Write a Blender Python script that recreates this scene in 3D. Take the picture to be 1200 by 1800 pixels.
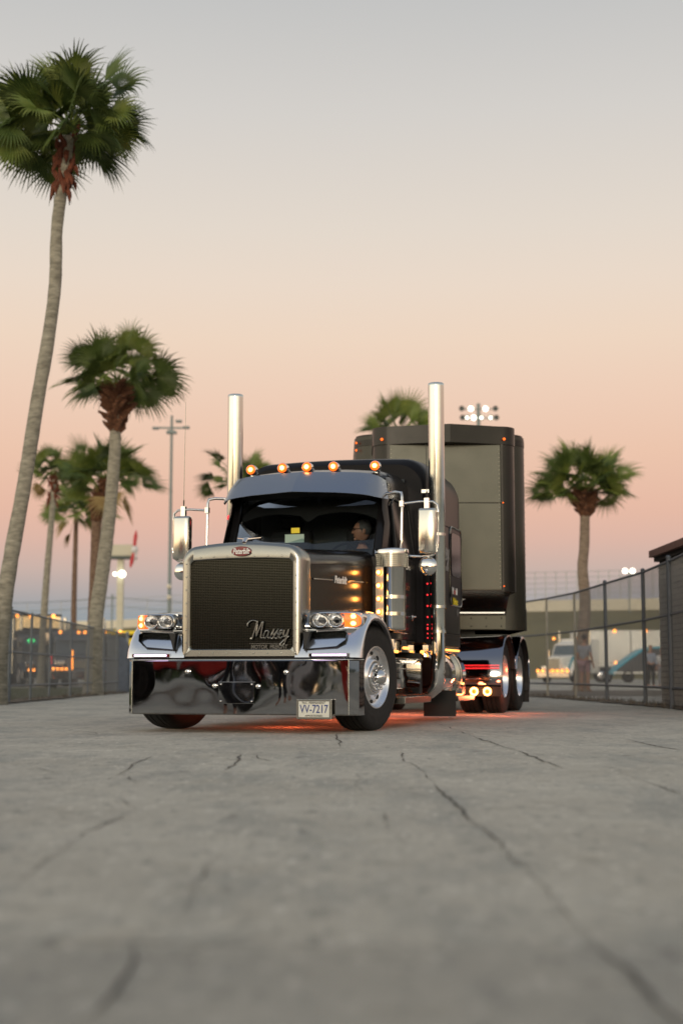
import bpy, bmesh, math, random
from mathutils import Vector, Matrix, Euler
R = math.radians
PI = math.pi
sc = bpy.context.scene
for o in list(bpy.data.objects):
    bpy.data.objects.remove(o)
COL = sc.collection


def lin(r, g, b, k=1.0):
    f = lambda c: ((c / 255.0) / 12.92 if c <= 10 else (((c / 255.0) + .055) / 1.055) ** 2.4) * k
    return (f(r), f(g), f(b), 1.0)


# ------------------------------------------------------------------ camera
cam_d = bpy.data.cameras.new("camera")
cam = bpy.data.objects.new("camera", cam_d)
COL.objects.link(cam)
cam.location = (0, 0, 0.54)
cam.rotation_euler = (R(90) + math.atan(286 / 2500), 0, 0)
cam_d.sensor_fit = 'VERTICAL'
cam_d.sensor_height = 36
cam_d.lens = 50.0
cam_d.clip_end = 8000
cam_d.dof.use_dof = True
cam_d.dof.focus_distance = 13.6
cam_d.dof.aperture_fstop = 1.4
sc.camera = cam

# ------------------------------------------------------------------ world: dusk sky, afterglow behind the camera
w = bpy.data.worlds.new("World")
sc.world = w
w.use_nodes = True
nt = w.node_tree
nt.nodes.clear()
N = nt.nodes.new
out = N('ShaderNodeOutputWorld')
bg = N('ShaderNodeBackground')
tc = N('ShaderNodeTexCoord')
sep = N('ShaderNodeSeparateXYZ')
nt.links.new(tc.outputs['Generated'], sep.inputs[0])


def wmath(op, a, b=None, c=None):
    n = N('ShaderNodeMath')
    n.operation = op
    for i, v in enumerate((a, b, c)):
        if v is None:
            continue
        if isinstance(v, (int, float)):
            n.inputs[i].default_value = v
        else:
            nt.links.new(v, n.inputs[i])
    return n.outputs[0]


el = wmath('DIVIDE', wmath('ARCSINE', sep.outputs['Z']), PI / 2)


def ramp(stops):
    n = N('ShaderNodeValToRGB')
    cr = n.color_ramp
    cr.interpolation = 'LINEAR'
    while len(cr.elements) > 1:
        cr.elements.remove(cr.elements[-1])
    cr.elements[0].position = stops[0][0] / 90
    cr.elements[0].color = stops[0][1]
    for p, c in stops[1:]:
        e = cr.elements.new(p / 90)
        e.color = c
    nt.links.new(el, n.inputs[0])
    return n.outputs[0]


front = ramp([(0, lin(126, 144, 156)), (2.4, lin(154, 161, 166)), (4.2, lin(202, 178, 168)), (5.4, lin(221, 182, 166)), (6.5, lin(230, 186, 165)),
              (8.8, lin(236, 197, 173)), (11.1, lin(238, 206, 184)), (13.4, lin(238, 214, 193)), (15.6, lin(234, 217, 201)),
              (17.8, lin(227, 216, 204)), (22.2, lin(212, 208, 203)), (26.3, lin(196, 196, 195)), (40, lin(163, 170, 178)), (90, lin(140, 155, 178))])
back = ramp([(0, lin(255, 205, 150)), (3, lin(255, 222, 176)), (8, lin(255, 240, 212)), (15, lin(247, 240, 222)), (24, lin(224, 221, 210)),
             (38, lin(178, 183, 186)), (60, lin(148, 160, 180)), (90, lin(140, 155, 178))])
mr = N('ShaderNodeMapRange')
mr.interpolation_type = 'SMOOTHSTEP'
mr.inputs['From Min'].default_value = -0.85
mr.inputs['From Max'].default_value = 0.35
mr.inputs['To Min'].default_value = 1.0
mr.inputs['To Max'].default_value = 0.0
# the afterglow sits behind and to the left of the camera
nt.links.new(wmath('ADD', wmath('MULTIPLY', sep.outputs['X'], 0.5), wmath('MULTIPLY', sep.outputs['Y'], 0.866)), mr.inputs['Value'])
boost = N('ShaderNodeVectorMath')
boost.operation = 'SCALE'
nt.links.new(back, boost.inputs[0])
# afterglow is brightest low down, overhead both sides meet
bk = wmath('MULTIPLY_ADD', wmath('POWER', wmath('SUBTRACT', 1.0, wmath('MAXIMUM', el, 0.0)), 5.0), 2.1, 1.0)
nt.links.new(bk, boost.inputs['Scale'])
mx = N('ShaderNodeMix')
mx.data_type = 'RGBA'
nt.links.new(mr.outputs[0], mx.inputs['Factor'])
nt.links.new(front, mx.inputs['A'])
nt.links.new(boost.outputs[0], mx.inputs['B'])
nt.links.new(mx.outputs['Result'], bg.inputs['Color'])
bg.inputs['Strength'].default_value = 1.0
nt.links.new(bg.outputs[0], out.inputs[0])

# last low light from behind the camera
sun_d = bpy.data.lights.new("sun", 'SUN')
sun_d.energy = 0.85
sun_d.angle = R(12)
sun_d.color = (1.0, 0.84, 0.66)
sun = bpy.data.objects.new("sun", sun_d)
COL.objects.link(sun)
sun.rotation_euler = (R(80), 0, R(-8))

sc.view_settings.view_transform = 'Standard'
sc.view_settings.look = 'None'
sc.view_settings.exposure = 0.0
sc.view_settings.gamma = 1.0
sc.cycles.use_denoising = True
sc.cycles.max_bounces = 8
sc.cycles.glossy_bounces = 5
sc.cycles.transparent_max_bounces = 24
sc.cycles.sample_clamp_indirect = 6
sc.cycles.caustics_reflective = False
sc.cycles.caustics_refractive = False

# ------------------------------------------------------------------ materials
M = {}


def mat(name, col, metal=0.0, rough=0.5, var=0.0, vscale=8.0, bump=0.0, bscale=30.0, bdet=3, rvar=0.0, coat=0.0, emit=None, es=0.0,
        alpha=1.0, spec=0.5, stretch=(1, 1, 1), col2=None):
    m = bpy.data.materials.new(name)
    m.use_nodes = True
    t = m.node_tree
    p = t.nodes['Principled BSDF']
    p.inputs['Base Color'].default_value = (*col[:3], 1)
    p.inputs['Metallic'].default_value = metal
    p.inputs['Roughness'].default_value = rough
    p.inputs['Specular IOR Level'].default_value = spec
    p.inputs['Coat Weight'].default_value = coat
    p.inputs['Coat Roughness'].default_value = 0.05
    if alpha < 1:
        p.inputs['Alpha'].default_value = alpha
    if emit is not None:
        p.inputs['Emission Color'].default_value = (*emit[:3], 1)
        p.inputs['Emission Strength'].default_value = es
    c = t.nodes.new('ShaderNodeTexCoord')
    mp = t.nodes.new('ShaderNodeMapping')
    mp.inputs['Scale'].default_value = stretch
    t.links.new(c.outputs['Object'], mp.inputs[0])
    if var > 0 or col2 is not None or rvar > 0:
        n = t.nodes.new('ShaderNodeTexNoise')
        n.inputs['Scale'].default_value = vscale
        n.inputs['Detail'].default_value = 6
        n.inputs['Roughness'].default_value = 0.62
        t.links.new(mp.outputs[0], n.inputs['Vector'])
        k = t.nodes.new('ShaderNodeMapRange')
        k.inputs['From Min'].default_value = 0.3
        k.inputs['From Max'].default_value = 0.7
        t.links.new(n.outputs['Fac'], k.inputs['Value'])
        if var > 0 or col2 is not None:
            x = t.nodes.new('ShaderNodeMix')
            x.data_type = 'RGBA'
            if col2 is None:
                x.inputs['A'].default_value = (*[v * (1 - var) for v in col[:3]], 1)
                x.inputs['B'].default_value = (*[min(1, v * (1 + var)) for v in col[:3]], 1)
            else:
                x.inputs['A'].default_value = (*col[:3], 1)
                x.inputs['B'].default_value = (*col2[:3], 1)
            t.links.new(k.outputs[0], x.inputs['Factor'])
            t.links.new(x.outputs['Result'], p.inputs['Base Color'])
        if rvar > 0:
            q = t.nodes.new('ShaderNodeMapRange')
            q.inputs['To Min'].default_value = max(0.01, rough - rvar)
            q.inputs['To Max'].default_value = min(1, rough + rvar)
            t.links.new(k.outputs[0], q.inputs['Value'])
            t.links.new(q.outputs[0], p.inputs['Roughness'])
    if bump > 0:
        n = t.nodes.new('ShaderNodeTexNoise')
        n.inputs['Scale'].default_value = bscale
        n.inputs['Detail'].default_value = bdet
        t.links.new(mp.outputs[0], n.inputs['Vector'])
        b = t.nodes.new('ShaderNodeBump')
        b.inputs['Strength'].default_value = bump
        b.inputs['Distance'].default_value = 0.02
        t.links.new(n.outputs['Fac'], b.inputs['Height'])
        t.links.new(b.outputs[0], p.inputs['Normal'])
    M[name] = m
    return m


mat('black_paint', (0.009, 0.009, 0.010), 0, 0.18, spec=0.26)
mat('mirror_metal', (0.60, 0.59, 0.54), 1, 0.17)
mat('cleaner_metal', (0.62, 0.61, 0.57), 1, 0.11)
mat('wire_pale', (0.42, 0.43, 0.43), 0, 0.7)
mat('backdrop_tone', (0.035, 0.043, 0.048), 0, 0.8)  # bluish tone stands in for sky reflected in the windscreen
mat('sleeper_paint', (0.009, 0.009, 0.011), 0, 0.30, spec=0.09)
mat('hood_paint', (0.010, 0.0085, 0.0075), 0.0, 0.19, spec=0.5)
mat('chrome', (0.68, 0.68, 0.675), 1, 0.05, bump=0.03, bscale=2.5, bdet=1)
mat('stack_chrome', (0.62, 0.65, 0.625), 1, 0.16, rvar=0.05, vscale=5)
mat('bumper_chrome', (0.36, 0.36, 0.365), 1, 0.03, bump=0.42, bscale=1.9, bdet=1.2, rvar=0.015, vscale=9)
mat('fender_metal', (0.74, 0.76, 0.80), 1, 0.20, bump=0.10, bscale=3, rvar=0.04, vscale=7)
mat('brushed', (0.335, 0.335, 0.31), 1, 0.24, rvar=0.03, vscale=2.5)
mat('visor_metal', (0.36, 0.37, 0.40), 1, 0.24)
mat('grille_metal', (0.052, 0.053, 0.044), 1, 0.20)
mat('dark_chrome', (0.30, 0.30, 0.32), 1, 0.06)
mat('letter_metal', (0.20, 0.20, 0.19), 1, 0.25)
mat('bar_metal', (0.26, 0.245, 0.21), 1, 0.32)
mat('dark', (0.006, 0.006, 0.006), 0, 0.6)
mat('interior', (0.012, 0.013, 0.015), 0, 0.8)
mat('tyre', (0.016, 0.015, 0.015), 0, 0.62, var=0.25, vscale=14, rvar=0.1, spec=0.35)
mat('wheel_metal', (0.80, 0.80, 0.82), 1, 0.24, rvar=0.04, vscale=12)
mat('rubber', (0.010, 0.010, 0.010), 0, 0.75)
mat('frame_metal', (0.02, 0.02, 0.02), 0.3, 0.5)
mat('red_enamel', (0.16, 0.012, 0.018), 0, 0.25, coat=0.5)
mat('white_mark', (0.75, 0.75, 0.73), 0, 0.5)
mat('grey_mark', (0.30, 0.30, 0.30), 0.3, 0.45)
mat('yellow_mark', (0.75, 0.60, 0.02), 0, 0.5)
mat('red_mark', (0.6, 0.03, 0.03), 0, 0.5)
mat('orange_mark', (0.35, 0.10, 0.04), 0, 0.5)
mat('plate_white', (0.62, 0.62, 0.56), 0, 0.45, var=0.08, vscale=20)
mat('plate_blue', (0.03, 0.05, 0.20), 0, 0.5)
mat('trailer_paint', (0.066, 0.070, 0.052), 0.3, 0.38, rvar=0.06, vscale=3, var=0.06, coat=0.15)
mat('trailer_side', (0.034, 0.035, 0.027), 0.3, 0.36, rvar=0.06, vscale=3)
mat('trailer_dark', (0.014, 0.0135, 0.011), 0.35, 0.34, rvar=0.06, vscale=3)
mat('trailer_trim', (0.45, 0.43, 0.36), 0.6, 0.4)
mat('skin', (0.42, 0.22, 0.15), 0, 0.55, var=0.12, vscale=20)
mat('skin_b', (0.30, 0.16, 0.10), 0, 0.6)
mat('grey_hair', (0.10, 0.10, 0.10), 0, 0.8, var=0.3, vscale=60)
mat('brown_hair', (0.035, 0.022, 0.015), 0, 0.8)
mat('fair_hair', (0.42, 0.36, 0.25), 0, 0.8)
mat('cloth_dark', (0.012, 0.013, 0.018), 0, 0.9)
mat('cloth_grey', (0.22, 0.23, 0.26), 0, 0.9, var=0.15)
mat('cloth_pink', (0.28, 0.17, 0.19), 0, 0.9, var=0.15)
mat('cloth_blue', (0.30, 0.34, 0.42), 0, 0.9, var=0.15)
mat('cloth_white', (0.6, 0.6, 0.6), 0, 0.9)
mat('cloth_red', (0.45, 0.02, 0.015), 0, 0.9)
mat('trunk_grey', (0.15, 0.14, 0.11), 0, 0.92, bump=0.7, bscale=9, col2=(0.36, 0.34, 0.275), vscale=5, stretch=(1, 1, 3.2))
mat('trunk_brown', (0.08, 0.042, 0.028), 0, 0.95, bump=0.8, bscale=12, col2=(0.24, 0.165, 0.115), vscale=7, stretch=(1, 1, 3))
mat('trunk_tan', (0.13, 0.095, 0.07), 0, 0.92, bump=0.6, bscale=9, col2=(0.27, 0.215, 0.165), vscale=5, stretch=(1, 1, 3))
mat('boot_brown', (0.045, 0.018, 0.010), 0, 0.9, col2=(0.20, 0.088, 0.045), vscale=9, bump=0.5, bscale=20)
mat('husk_red', (0.07, 0.020, 0.010), 0, 0.9, col2=(0.20, 0.060, 0.030), vscale=8)
mat('frond', (0.075, 0.125, 0.022), 0, 0.5, col2=(0.20, 0.235, 0.058), vscale=1.6, spec=0.35)
mat('frond_dark', (0.035, 0.066, 0.015), 0, 0.5, col2=(0.10, 0.14, 0.036), vscale=2, spec=0.35)
mat('frond_dry', (0.20, 0.13, 0.045), 0, 0.8, col2=(0.30, 0.23, 0.10), vscale=3)
mat('fence_metal', (0.10, 0.115, 0.135), 0.2, 0.55, var=0.15, vscale=10)
mat('fence_wire', (0.23, 0.235, 0.235), 0.2, 0.6)
mat('fence_galvanised', (0.20, 0.225, 0.25), 0.2, 0.55, var=0.12, vscale=8)
mat('fence_pale', (0.36, 0.34, 0.28), 0.2, 0.5, var=0.15, vscale=6)
mat('screen_fabric', (0.16, 0.185, 0.22), 0, 0.85, var=0.15, vscale=5, bump=0.4, bscale=6)
mat('block_wall', (0.48, 0.445, 0.385), 0, 0.9, col2=(0.66, 0.61, 0.54), vscale=6, bump=0.4, bscale=20)
mat('mortar', (0.12, 0.115, 0.105), 0, 0.95)
mat('roof_brown', (0.20, 0.10, 0.075), 0, 0.8, var=0.2)
mat('roof_dark', (0.02, 0.014, 0.012), 0, 0.7)
mat('cream_wall', (0.62, 0.58, 0.47), 0, 0.8, var=0.06, vscale=0.1)
mat('berm_grass', (0.14, 0.122, 0.062), 0, 0.95, col2=(0.20, 0.175, 0.09), vscale=0.12)
mat('grass', (0.055, 0.075, 0.020), 0, 0.95, col2=(0.11, 0.12, 0.04), vscale=3)
mat('litter', (0.07, 0.055, 0.04), 0, 0.95, col2=(0.20, 0.17, 0.13), vscale=20)
mat('crack', (0.10, 0.093, 0.078), 0, 0.95)
mat('pole_grey', (0.20, 0.24, 0.24), 0.2, 0.6)
mat('tower_cream', (0.48, 0.46, 0.36), 0, 0.7, var=0.08)
mat('tower_green', (0.08, 0.10, 0.09), 0, 0.7)
mat('prop_red', (0.45, 0.02, 0.03), 0, 0.5)
mat('prop_blue', (0.12, 0.17, 0.35), 0, 0.5)
mat('van_white', (0.86, 0.85, 0.78), 0, 0.35, var=0.04, vscale=1)
mat('van_blue', (0.02, 0.22, 0.42), 0, 0.4)
mat('van_grey', (0.05, 0.055, 0.065), 0.2, 0.35)
mat('rig_blue', (0.10, 0.13, 0.17), 0.2, 0.35)
mat('rig_red', (0.45, 0.02, 0.015), 0, 0.3)
mat('rig_black', (0.012, 0.013, 0.015), 0.2, 0.35)
mat('dark_glass', (0.006, 0.007, 0.008), 0, 0.12, spec=0.12)
mat('window_glass', (0.10, 0.13, 0.15), 0, 0.12, spec=0.8)
mat('sticker_green', (0.30, 0.42, 0.36), 0, 0.5)
mat('lens_glass', (0.8, 0.82, 0.85), 0, 0.03, alpha=0.16, spec=0.8)
mat('reflector', (0.9, 0.9, 0.9), 1, 0.08, bump=0.3, bscale=25)
mat('amber_lens', (0.8, 0.2, 0.02), 0, 0.3, emit=(1.0, 0.115, 0.008), es=1.5)
mat('amber_core', (1, 0.6, 0.3), 0, 0.3, emit=(1.0, 0.44, 0.11), es=7.0)
mat('amber_far', (1, 0.5, 0.2), 0, 0.3, emit=(1.0, 0.30, 0.03), es=5.0)
mat('amber_strip', (1, 0.5, 0.2), 0, 0.3, emit=(1.0, 0.36, 0.06), es=3.2)
mat('red_led', (1, 0.1, 0.1), 0, 0.3, emit=(1.0, 0.012, 0.025), es=1.4)
mat('violet_led', (1, 0.8, 1), 0, 0.3, emit=(0.86, 0.62, 1.0), es=2.4)
mat('warm_ring', (1, 0.6, 0.3), 0, 0.3, emit=(1.0, 0.40, 0.10), es=9.0)
mat('strip_lamp', (.8, .78, .68), 0, 0.4, emit=(1.0, .93, .75), es=1.0)
mat('green_lamp', (0.1, 1, 0.3), 0, 0.3, emit=(0.02, 0.9, 0.22), es=1.6)
mat('white_lamp', (1, 1, 0.9), 0, 0.3, emit=(1.0, 0.96, 0.80), es=3.5)
mat('glow_side', (0.8, 0.6, 0.3), 0, 0.6, emit=(1.0, 0.66, 0.28), es=1.1, col2=(0.2, 0.16, 0.1), vscale=0.9)  # warm light on the box body put in as emission
mat('sign_yellow', (0.72, 0.55, 0.02), 0, 0.5, emit=(0.8, 0.55, 0.0), es=0.12)

# windscreen: clear tinted pane with sky reflection
gm = bpy.data.materials.new('windscreen')
gm.use_nodes = True
t = gm.node_tree
t.nodes.clear()
o_ = t.nodes.new('ShaderNodeOutputMaterial')
tr = t.nodes.new('ShaderNodeBsdfTransparent')
tr.inputs[0].default_value = (0.74, 0.80, 0.82, 1)
gl = t.nodes.new('ShaderNodeBsdfGlossy')
gl.inputs['Roughness'].default_value = 0.02
gl.inputs['Color'].default_value = (0.9, 0.95, 1, 1)
fr = t.nodes.new('ShaderNodeFresnel')
fr.inputs[0].default_value = 1.5
mxs = t.nodes.new('ShaderNodeMixShader')
t.links.new(fr.outputs[0], mxs.inputs[0])
t.links.new(tr.outputs[0], mxs.inputs[1])
t.links.new(gl.outputs[0], mxs.inputs[2])
t.links.new(mxs.outputs[0], o_.inputs[0])
M['windscreen'] = gm

# weathered concrete / asphalt of the yard
gr = bpy.data.materials.new('yard_surface')
gr.use_nodes = True
t = gr.node_tree
p = t.nodes['Principled BSDF']
p.inputs['Specular IOR Level'].default_value = 0.35
tcg = t.nodes.new('ShaderNodeTexCoord')


def gnoise(scale, detail, rough=0.6, stretch=None):
    n = t.nodes.new('ShaderNodeTexNoise')
    n.inputs['Scale'].default_value = scale
    n.inputs['Detail'].default_value = detail
    n.inputs['Roughness'].default_value = rough
    if stretch:
        m_ = t.nodes.new('ShaderNodeMapping')
        m_.inputs['Scale'].default_value = stretch
        t.links.new(tcg.outputs['Object'], m_.inputs[0])
        t.links.new(m_.outputs[0], n.inputs['Vector'])
    else:
        t.links.new(tcg.outputs['Object'], n.inputs['Vector'])
    return n.outputs['Fac']


def gmix(fac, a, b, lo=0.35, hi=0.65, mode='MIX'):
    k = t.nodes.new('ShaderNodeMapRange')
    k.inputs['From Min'].default_value = lo
    k.inputs['From Max'].default_value = hi
    t.links.new(fac, k.inputs['Value'])
    x = t.nodes.new('ShaderNodeMix')
    x.data_type = 'RGBA'
    x.blend_type = mode
    t.links.new(k.outputs[0], x.inputs['Factor'])
    for s, v in (('A', a), ('B', b)):
        if isinstance(v, tuple):
            x.inputs[s].default_value = v
        else:
            t.links.new(v, x.inputs[s])
    return x.outputs['Result']


c0 = gmix(gnoise(0.8, 5), (0.48, 0.447, 0.368, 1), (0.63, 0.593, 0.495, 1), 0.3, 0.7)
c1 = gmix(gnoise(3.3, 4), c0, (0.40, 0.355, 0.27, 1), 0.58, 0.80)
c2 = gmix(gnoise(1.7, 5, 0.7, (1, 0.35, 1)), (0.40, 0.388, 0.335, 1), c1, 0.36, 0.52)
c3 = gmix(gnoise(120, 4, 0.85), (0.15, 0.145, 0.125, 1), c2, 0.34, 0.50)
c4 = gmix(gnoise(60, 5, 0.85), c3, (0.66, 0.65, 0.58, 1), 0.57, 0.74)
c5 = gmix(gnoise(16, 5, 0.8, (1, .45, 1)), c4, (0.86, 0.82, 0.71, 1), 0.56, 0.70)
c6 = gmix(gnoise(13, 5, 0.8, (1, .45, 1)), (0.20, 0.195, 0.17, 1), c5, 0.32, 0.45)
# oil drips
c6 = gmix(gnoise(5.5, 2, 0.45), c6, (0.16, 0.15, 0.13, 1), 0.70, 0.80)
# older, darker slab nearest the camera: its edge is the joint at y = 2.93
sx_ = t.nodes.new('ShaderNodeSeparateXYZ')
t.links.new(tcg.outputs['Object'], sx_.inputs[0])
x7 = t.nodes.new('ShaderNodeMix')
x7.data_type = 'RGBA'
x7.blend_type = 'MIX'
x7.inputs['Factor'].default_value = 0.5
m7 = t.nodes.new('ShaderNodeMapRange')
m7.inputs['From Min'].default_value = 2.80
m7.inputs['From Max'].default_value = 3.05
m7.inputs['To Min'].default_value = 0.34
m7.inputs['To Max'].default_value = 0.0
t.links.new(sx_.outputs['Y'], m7.inputs['Value'])
t.links.new(m7.outputs[0], x7.inputs['Factor'])
t.links.new(c6, x7.inputs['A'])
x7.inputs['B'].default_value = (0.25, 0.238, 0.21, 1)
t.links.new(x7.outputs['Result'], p.inputs['Base Color'])
k = t.nodes.new('ShaderNodeMapRange')
k.inputs['To Min'].default_value = 0.70
k.inputs['To Max'].default_value = 0.92
t.links.new(gnoise(6, 4), k.inputs['Value'])
t.links.new(k.outputs[0], p.inputs['Roughness'])
bmp = t.nodes.new('ShaderNodeBump')
bmp.inputs['Strength'].default_value = 0.55
bmp.inputs['Distance'].default_value = 0.018
t.links.new(gnoise(38, 7, 0.8), bmp.inputs['Height'])
t.links.new(bmp.outputs[0], p.inputs['Normal'])
M['yard_surface'] = gr


# ------------------------------------------------------------------ mesh helpers
class MB:
    def __init__(s):
        s.v = []
        s.f = []
        s.m = []
        s.mi = 0

    def add(s, vs, fs):
        b = len(s.v)
        s.v += [tuple(v) for v in vs]
        s.f += [tuple(b + i for i in f) for f in fs]
        s.m += [s.mi] * len(fs)
        return s

    def box(s, x0, x1, y0, y1, z0, z1, mtx=None):
        vs = [Vector((x, y, z)) for z in (z0, z1) for y in (y0, y1) for x in (x0, x1)]
        if mtx is not None:
            vs = [mtx @ v for v in vs]
        return s.add(vs, [(0, 2, 3, 1), (4, 5, 7, 6), (0, 1, 5, 4), (2, 6, 7, 3), (0, 4, 6, 2), (1, 3, 7, 5)])

    def grid(s, rows, closed=False):
        n = len(rows[0])
        vs = [v for r in rows for v in r]
        fs = []
        for i in range(len(rows) - 1):
            for j in range(n if closed else n - 1):
                k = (j + 1) % n
                fs.append((i * n + j, i * n + k, (i + 1) * n + k, (i + 1) * n + j))
        return s.add(vs, fs)

    def loft(s, rows, cap0=True, cap1=True):
        b = len(s.v)
        s.grid(rows, True)
        n = len(rows[0])
        if cap0:
            s.f.append(tuple(b + j for j in range(n))[::-1])
            s.m.append(s.mi)
        if cap1:
            s.f.append(tuple(b + (len(rows) - 1) * n + j for j in range(n)))
            s.m.append(s.mi)
        return s

    def tube(s, pts, r, seg=10, caps=True):
        pts = [Vector(p) for p in pts]
        rs = r if isinstance(r, (list, tuple)) else [r] * len(pts)
        rows = []
        ref = None
        for i, p in enumerate(pts):
            d = (pts[min(i + 1, len(pts) - 1)] - pts[max(i - 1, 0)]).normalized()
            if ref is None:
                ref = Vector((0, 0, 1)) if abs(d.z) < 0.9 else Vector((0, 1, 0))
            a = d.cross(ref)
            if a.length < 1e-4:
                a = d.cross(Vector((1, 0.1, 0)))
            a.normalize()
            b = d.cross(a).normalized()
            ref = b.cross(d) if False else ref
            rows.append([p + (a * math.cos(2 * PI * j / seg) + b * math.sin(2 * PI * j / seg)) * rs[i] for j in range(seg)])
        return s.loft(rows, caps, caps)

    def lathe(s, prof, axis='Z', origin=(0, 0, 0), seg=32, sx=1.0, cap=True):
        o = Vector(origin)
        rows = []
        for (h, r) in prof:
            row = []
            for j in range(seg):
                a = 2 * PI * j / seg
                c, q = r * math.cos(a), r * math.sin(a)
                v = {'Z': (c, q, h), 'X': (h, c, q), 'Y': (c, h, q)}[axis]
                row.append(o + Vector(v))
            rows.append(row)
        return s.loft(rows, cap and prof[0][1] > 1e-5, cap and prof[-1][1] > 1e-5)

    def ball(s, c, rx, ry=None, rz=None, seg=14, rings=8, f=None):
        ry = ry or rx
        rz = rz or rx
        rows = []
        for i in range(rings + 1):
            t_ = -PI / 2 + PI * i / rings
            row = []
            for j in range(seg):
                a = 2 * PI * j / seg
                v = Vector((rx * math.cos(t_) * math.cos(a), ry * math.cos(t_) * math.sin(a), rz * math.sin(t_)))
                if f:
                    v = f(v)
                row.append(Vector(c) + v)
            rows.append(row)
        return s.loft(rows, True, True)

    def build(s, name, m, parent=None, smooth=35, bevel=0.0, loc=None, rot=None, label=None, bseg=2):
        me = bpy.data.meshes.new(name)
        me.from_pydata(s.v, [], s.f)
        ms = m if isinstance(m, (list, tuple)) else [m]
        for k_ in ms:
            me.materials.append(M[k_])
        if len(ms) > 1:
            me.polygons.foreach_set('material_index', s.m)
        me.update()
        bm = bmesh.new()
        bm.from_mesh(me)
        bmesh.ops.recalc_face_normals(bm, faces=bm.faces) if len(s.f) < 60000 else None
        bm.to_mesh(me)
        bm.free()
        if smooth:
            me.polygons.foreach_set('use_smooth', [True] * len(me.polygons))
            me.set_sharp_from_angle(angle=R(smooth))
        ob = bpy.data.objects.new(name, me)
        COL.objects.link(ob)
        if parent is not None:
            ob.parent = parent
        if loc is not None:
            ob.location = loc
        if rot is not None:
            ob.rotation_euler = rot
        if bevel > 0:
            b = ob.modifiers.new('bevel', 'BEVEL')
            b.width = bevel
            b.segments = bseg
            b.limit_method = 'ANGLE'
            b.angle_limit = R(35)
            b.harden_normals = True
        if label:
            ob['label'] = label
        return ob


def thing(name, label, cat, loc=(0, 0, 0), rz=0, group=None):
    o = bpy.data.objects.new(name, None)
    o.empty_display_size = 0.2
    COL.objects.link(o)
    o.location = loc
    o.rotation_euler = (0, 0, rz)
    o['label'] = label
    o['category'] = cat
    if group:
        o['group'] = group
    return o


def tag(o, label=None, cat=None, group=None, kind=None):
    for k_, v_ in (('label', label), ('category', cat), ('group', group), ('kind', kind)):
        if v_:
            o[k_] = v_
    return o


def text(body, size, mtx, m, parent, name, extrude=0.002, shear=0.0, bold=0.0, sx=1.0, label=None, align='CENTER'):
    c = bpy.data.curves.new(name, 'FONT')
    c.body = body
    c.size = size
    c.extrude = extrude
    c.shear = shear
    c.offset = bold
    c.align_x = align
    c.align_y = 'CENTER'
    c.resolution_u = 3
    tmp = bpy.data.objects.new('tmp', c)
    me = bpy.data.meshes.new_from_object(tmp)
    bpy.data.objects.remove(tmp)
    me.name = name
    me.transform(Matrix.Diagonal((sx, 1, 1, 1)))
    me.transform(mtx)
    me.materials.clear()
    me.materials.append(M[m])
    ob = bpy.data.objects.new(name, me)
    COL.objects.link(ob)
    ob.parent = parent
    if label:
        ob['label'] = label
    return ob


def joined(name, obs, parent):
    """one mesh out of several just-made text meshes"""
    bm = bmesh.new()
    mats = []
    for o in obs:
        base = len(bm.faces)
        bm.from_mesh(o.data)
        bm.faces.ensure_lookup_table()
        mats.append(o.data.materials[0])
        for f in bm.faces[base:]:
            f.material_index = len(mats) - 1
    me = bpy.data.meshes.new(name)
    bm.to_mesh(me)
    bm.free()
    for m_ in mats:
        me.materials.append(m_)
    for o in obs:
        bpy.data.objects.remove(o)
    ob = bpy.data.objects.new(name, me)
    COL.objects.link(ob)
    ob.parent = parent
    return ob


FRONT = lambda x, y, z: Matrix.Translation((x, y, z)) @ Matrix.Rotation(R(90), 4, 'X')
SIDE = lambda x, y, z: Matrix.Translation((x, y, z)) @ Matrix(((0, 0, 1, 0), (1, 0, 0, 0), (0, 1, 0, 0), (0, 0, 0, 1)))


def dup(o, loc=None, rot=None, label=None, parent=None):
    c = o.copy()
    COL.objects.link(c)
    if parent is not None:
        c.parent = parent
    if loc is not None:
        c.location = loc
    if rot is not None:
        c.rotation_euler = rot
    if label:
        c['label'] = label
    for ch in list(o.children):
        dup(ch, parent=c)
    return c


def rrect(hw, z0, z1, r, n=6, crown=0.0, rb=None, cx=0.0):
    """rounded rectangle outline, points (x,z), counterclockwise from bottom right"""
    rb = r if rb is None else rb
    pts = []
    for (px, pz, a0, rr) in ((hw - rb, z0 + rb, -90, rb), (hw - r, z1 - r, 0, r), (-hw + r, z1 - r, 90, r), (-hw + rb, z0 + rb, 180, rb)):
        for i in range(n + 1):
            a = R(a0 + 90 * i / n)
            x = px + rr * math.cos(a)
            z = pz + rr * math.sin(a)
            pts.append((x, z))
        if a0 == 0:
            for i in range(1, 8):
                x = (hw - r) * (1 - i / 4.0)
                pts.append((x, z1))
    res = []
    for x, z in pts:
        if crown and z > (z0 + z1) / 2:
            k_ = (z - (z0 + z1) / 2) / ((z1 - z0) / 2)
            z += crown * (1 - min(1, abs(x) / hw) ** 2) * k_
        res.append((x + cx, z))
    return res


# ------------------------------------------------------------------ ground and setting
mb = MB()
gx = [-3000, -600, -120, -40, -20, -10, -5, 0, 5, 10, 20, 40, 120, 600, 3000]
gy = [-600, -60, -20, -5, 0, 5, 10, 20, 40, 60, 100, 200, 600, 4000]
mb.grid([[(x, y, 0) for x in gx] for y in gy])
tag(mb.build('ground', 'yard_surface', smooth=0), kind='structure')

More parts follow.
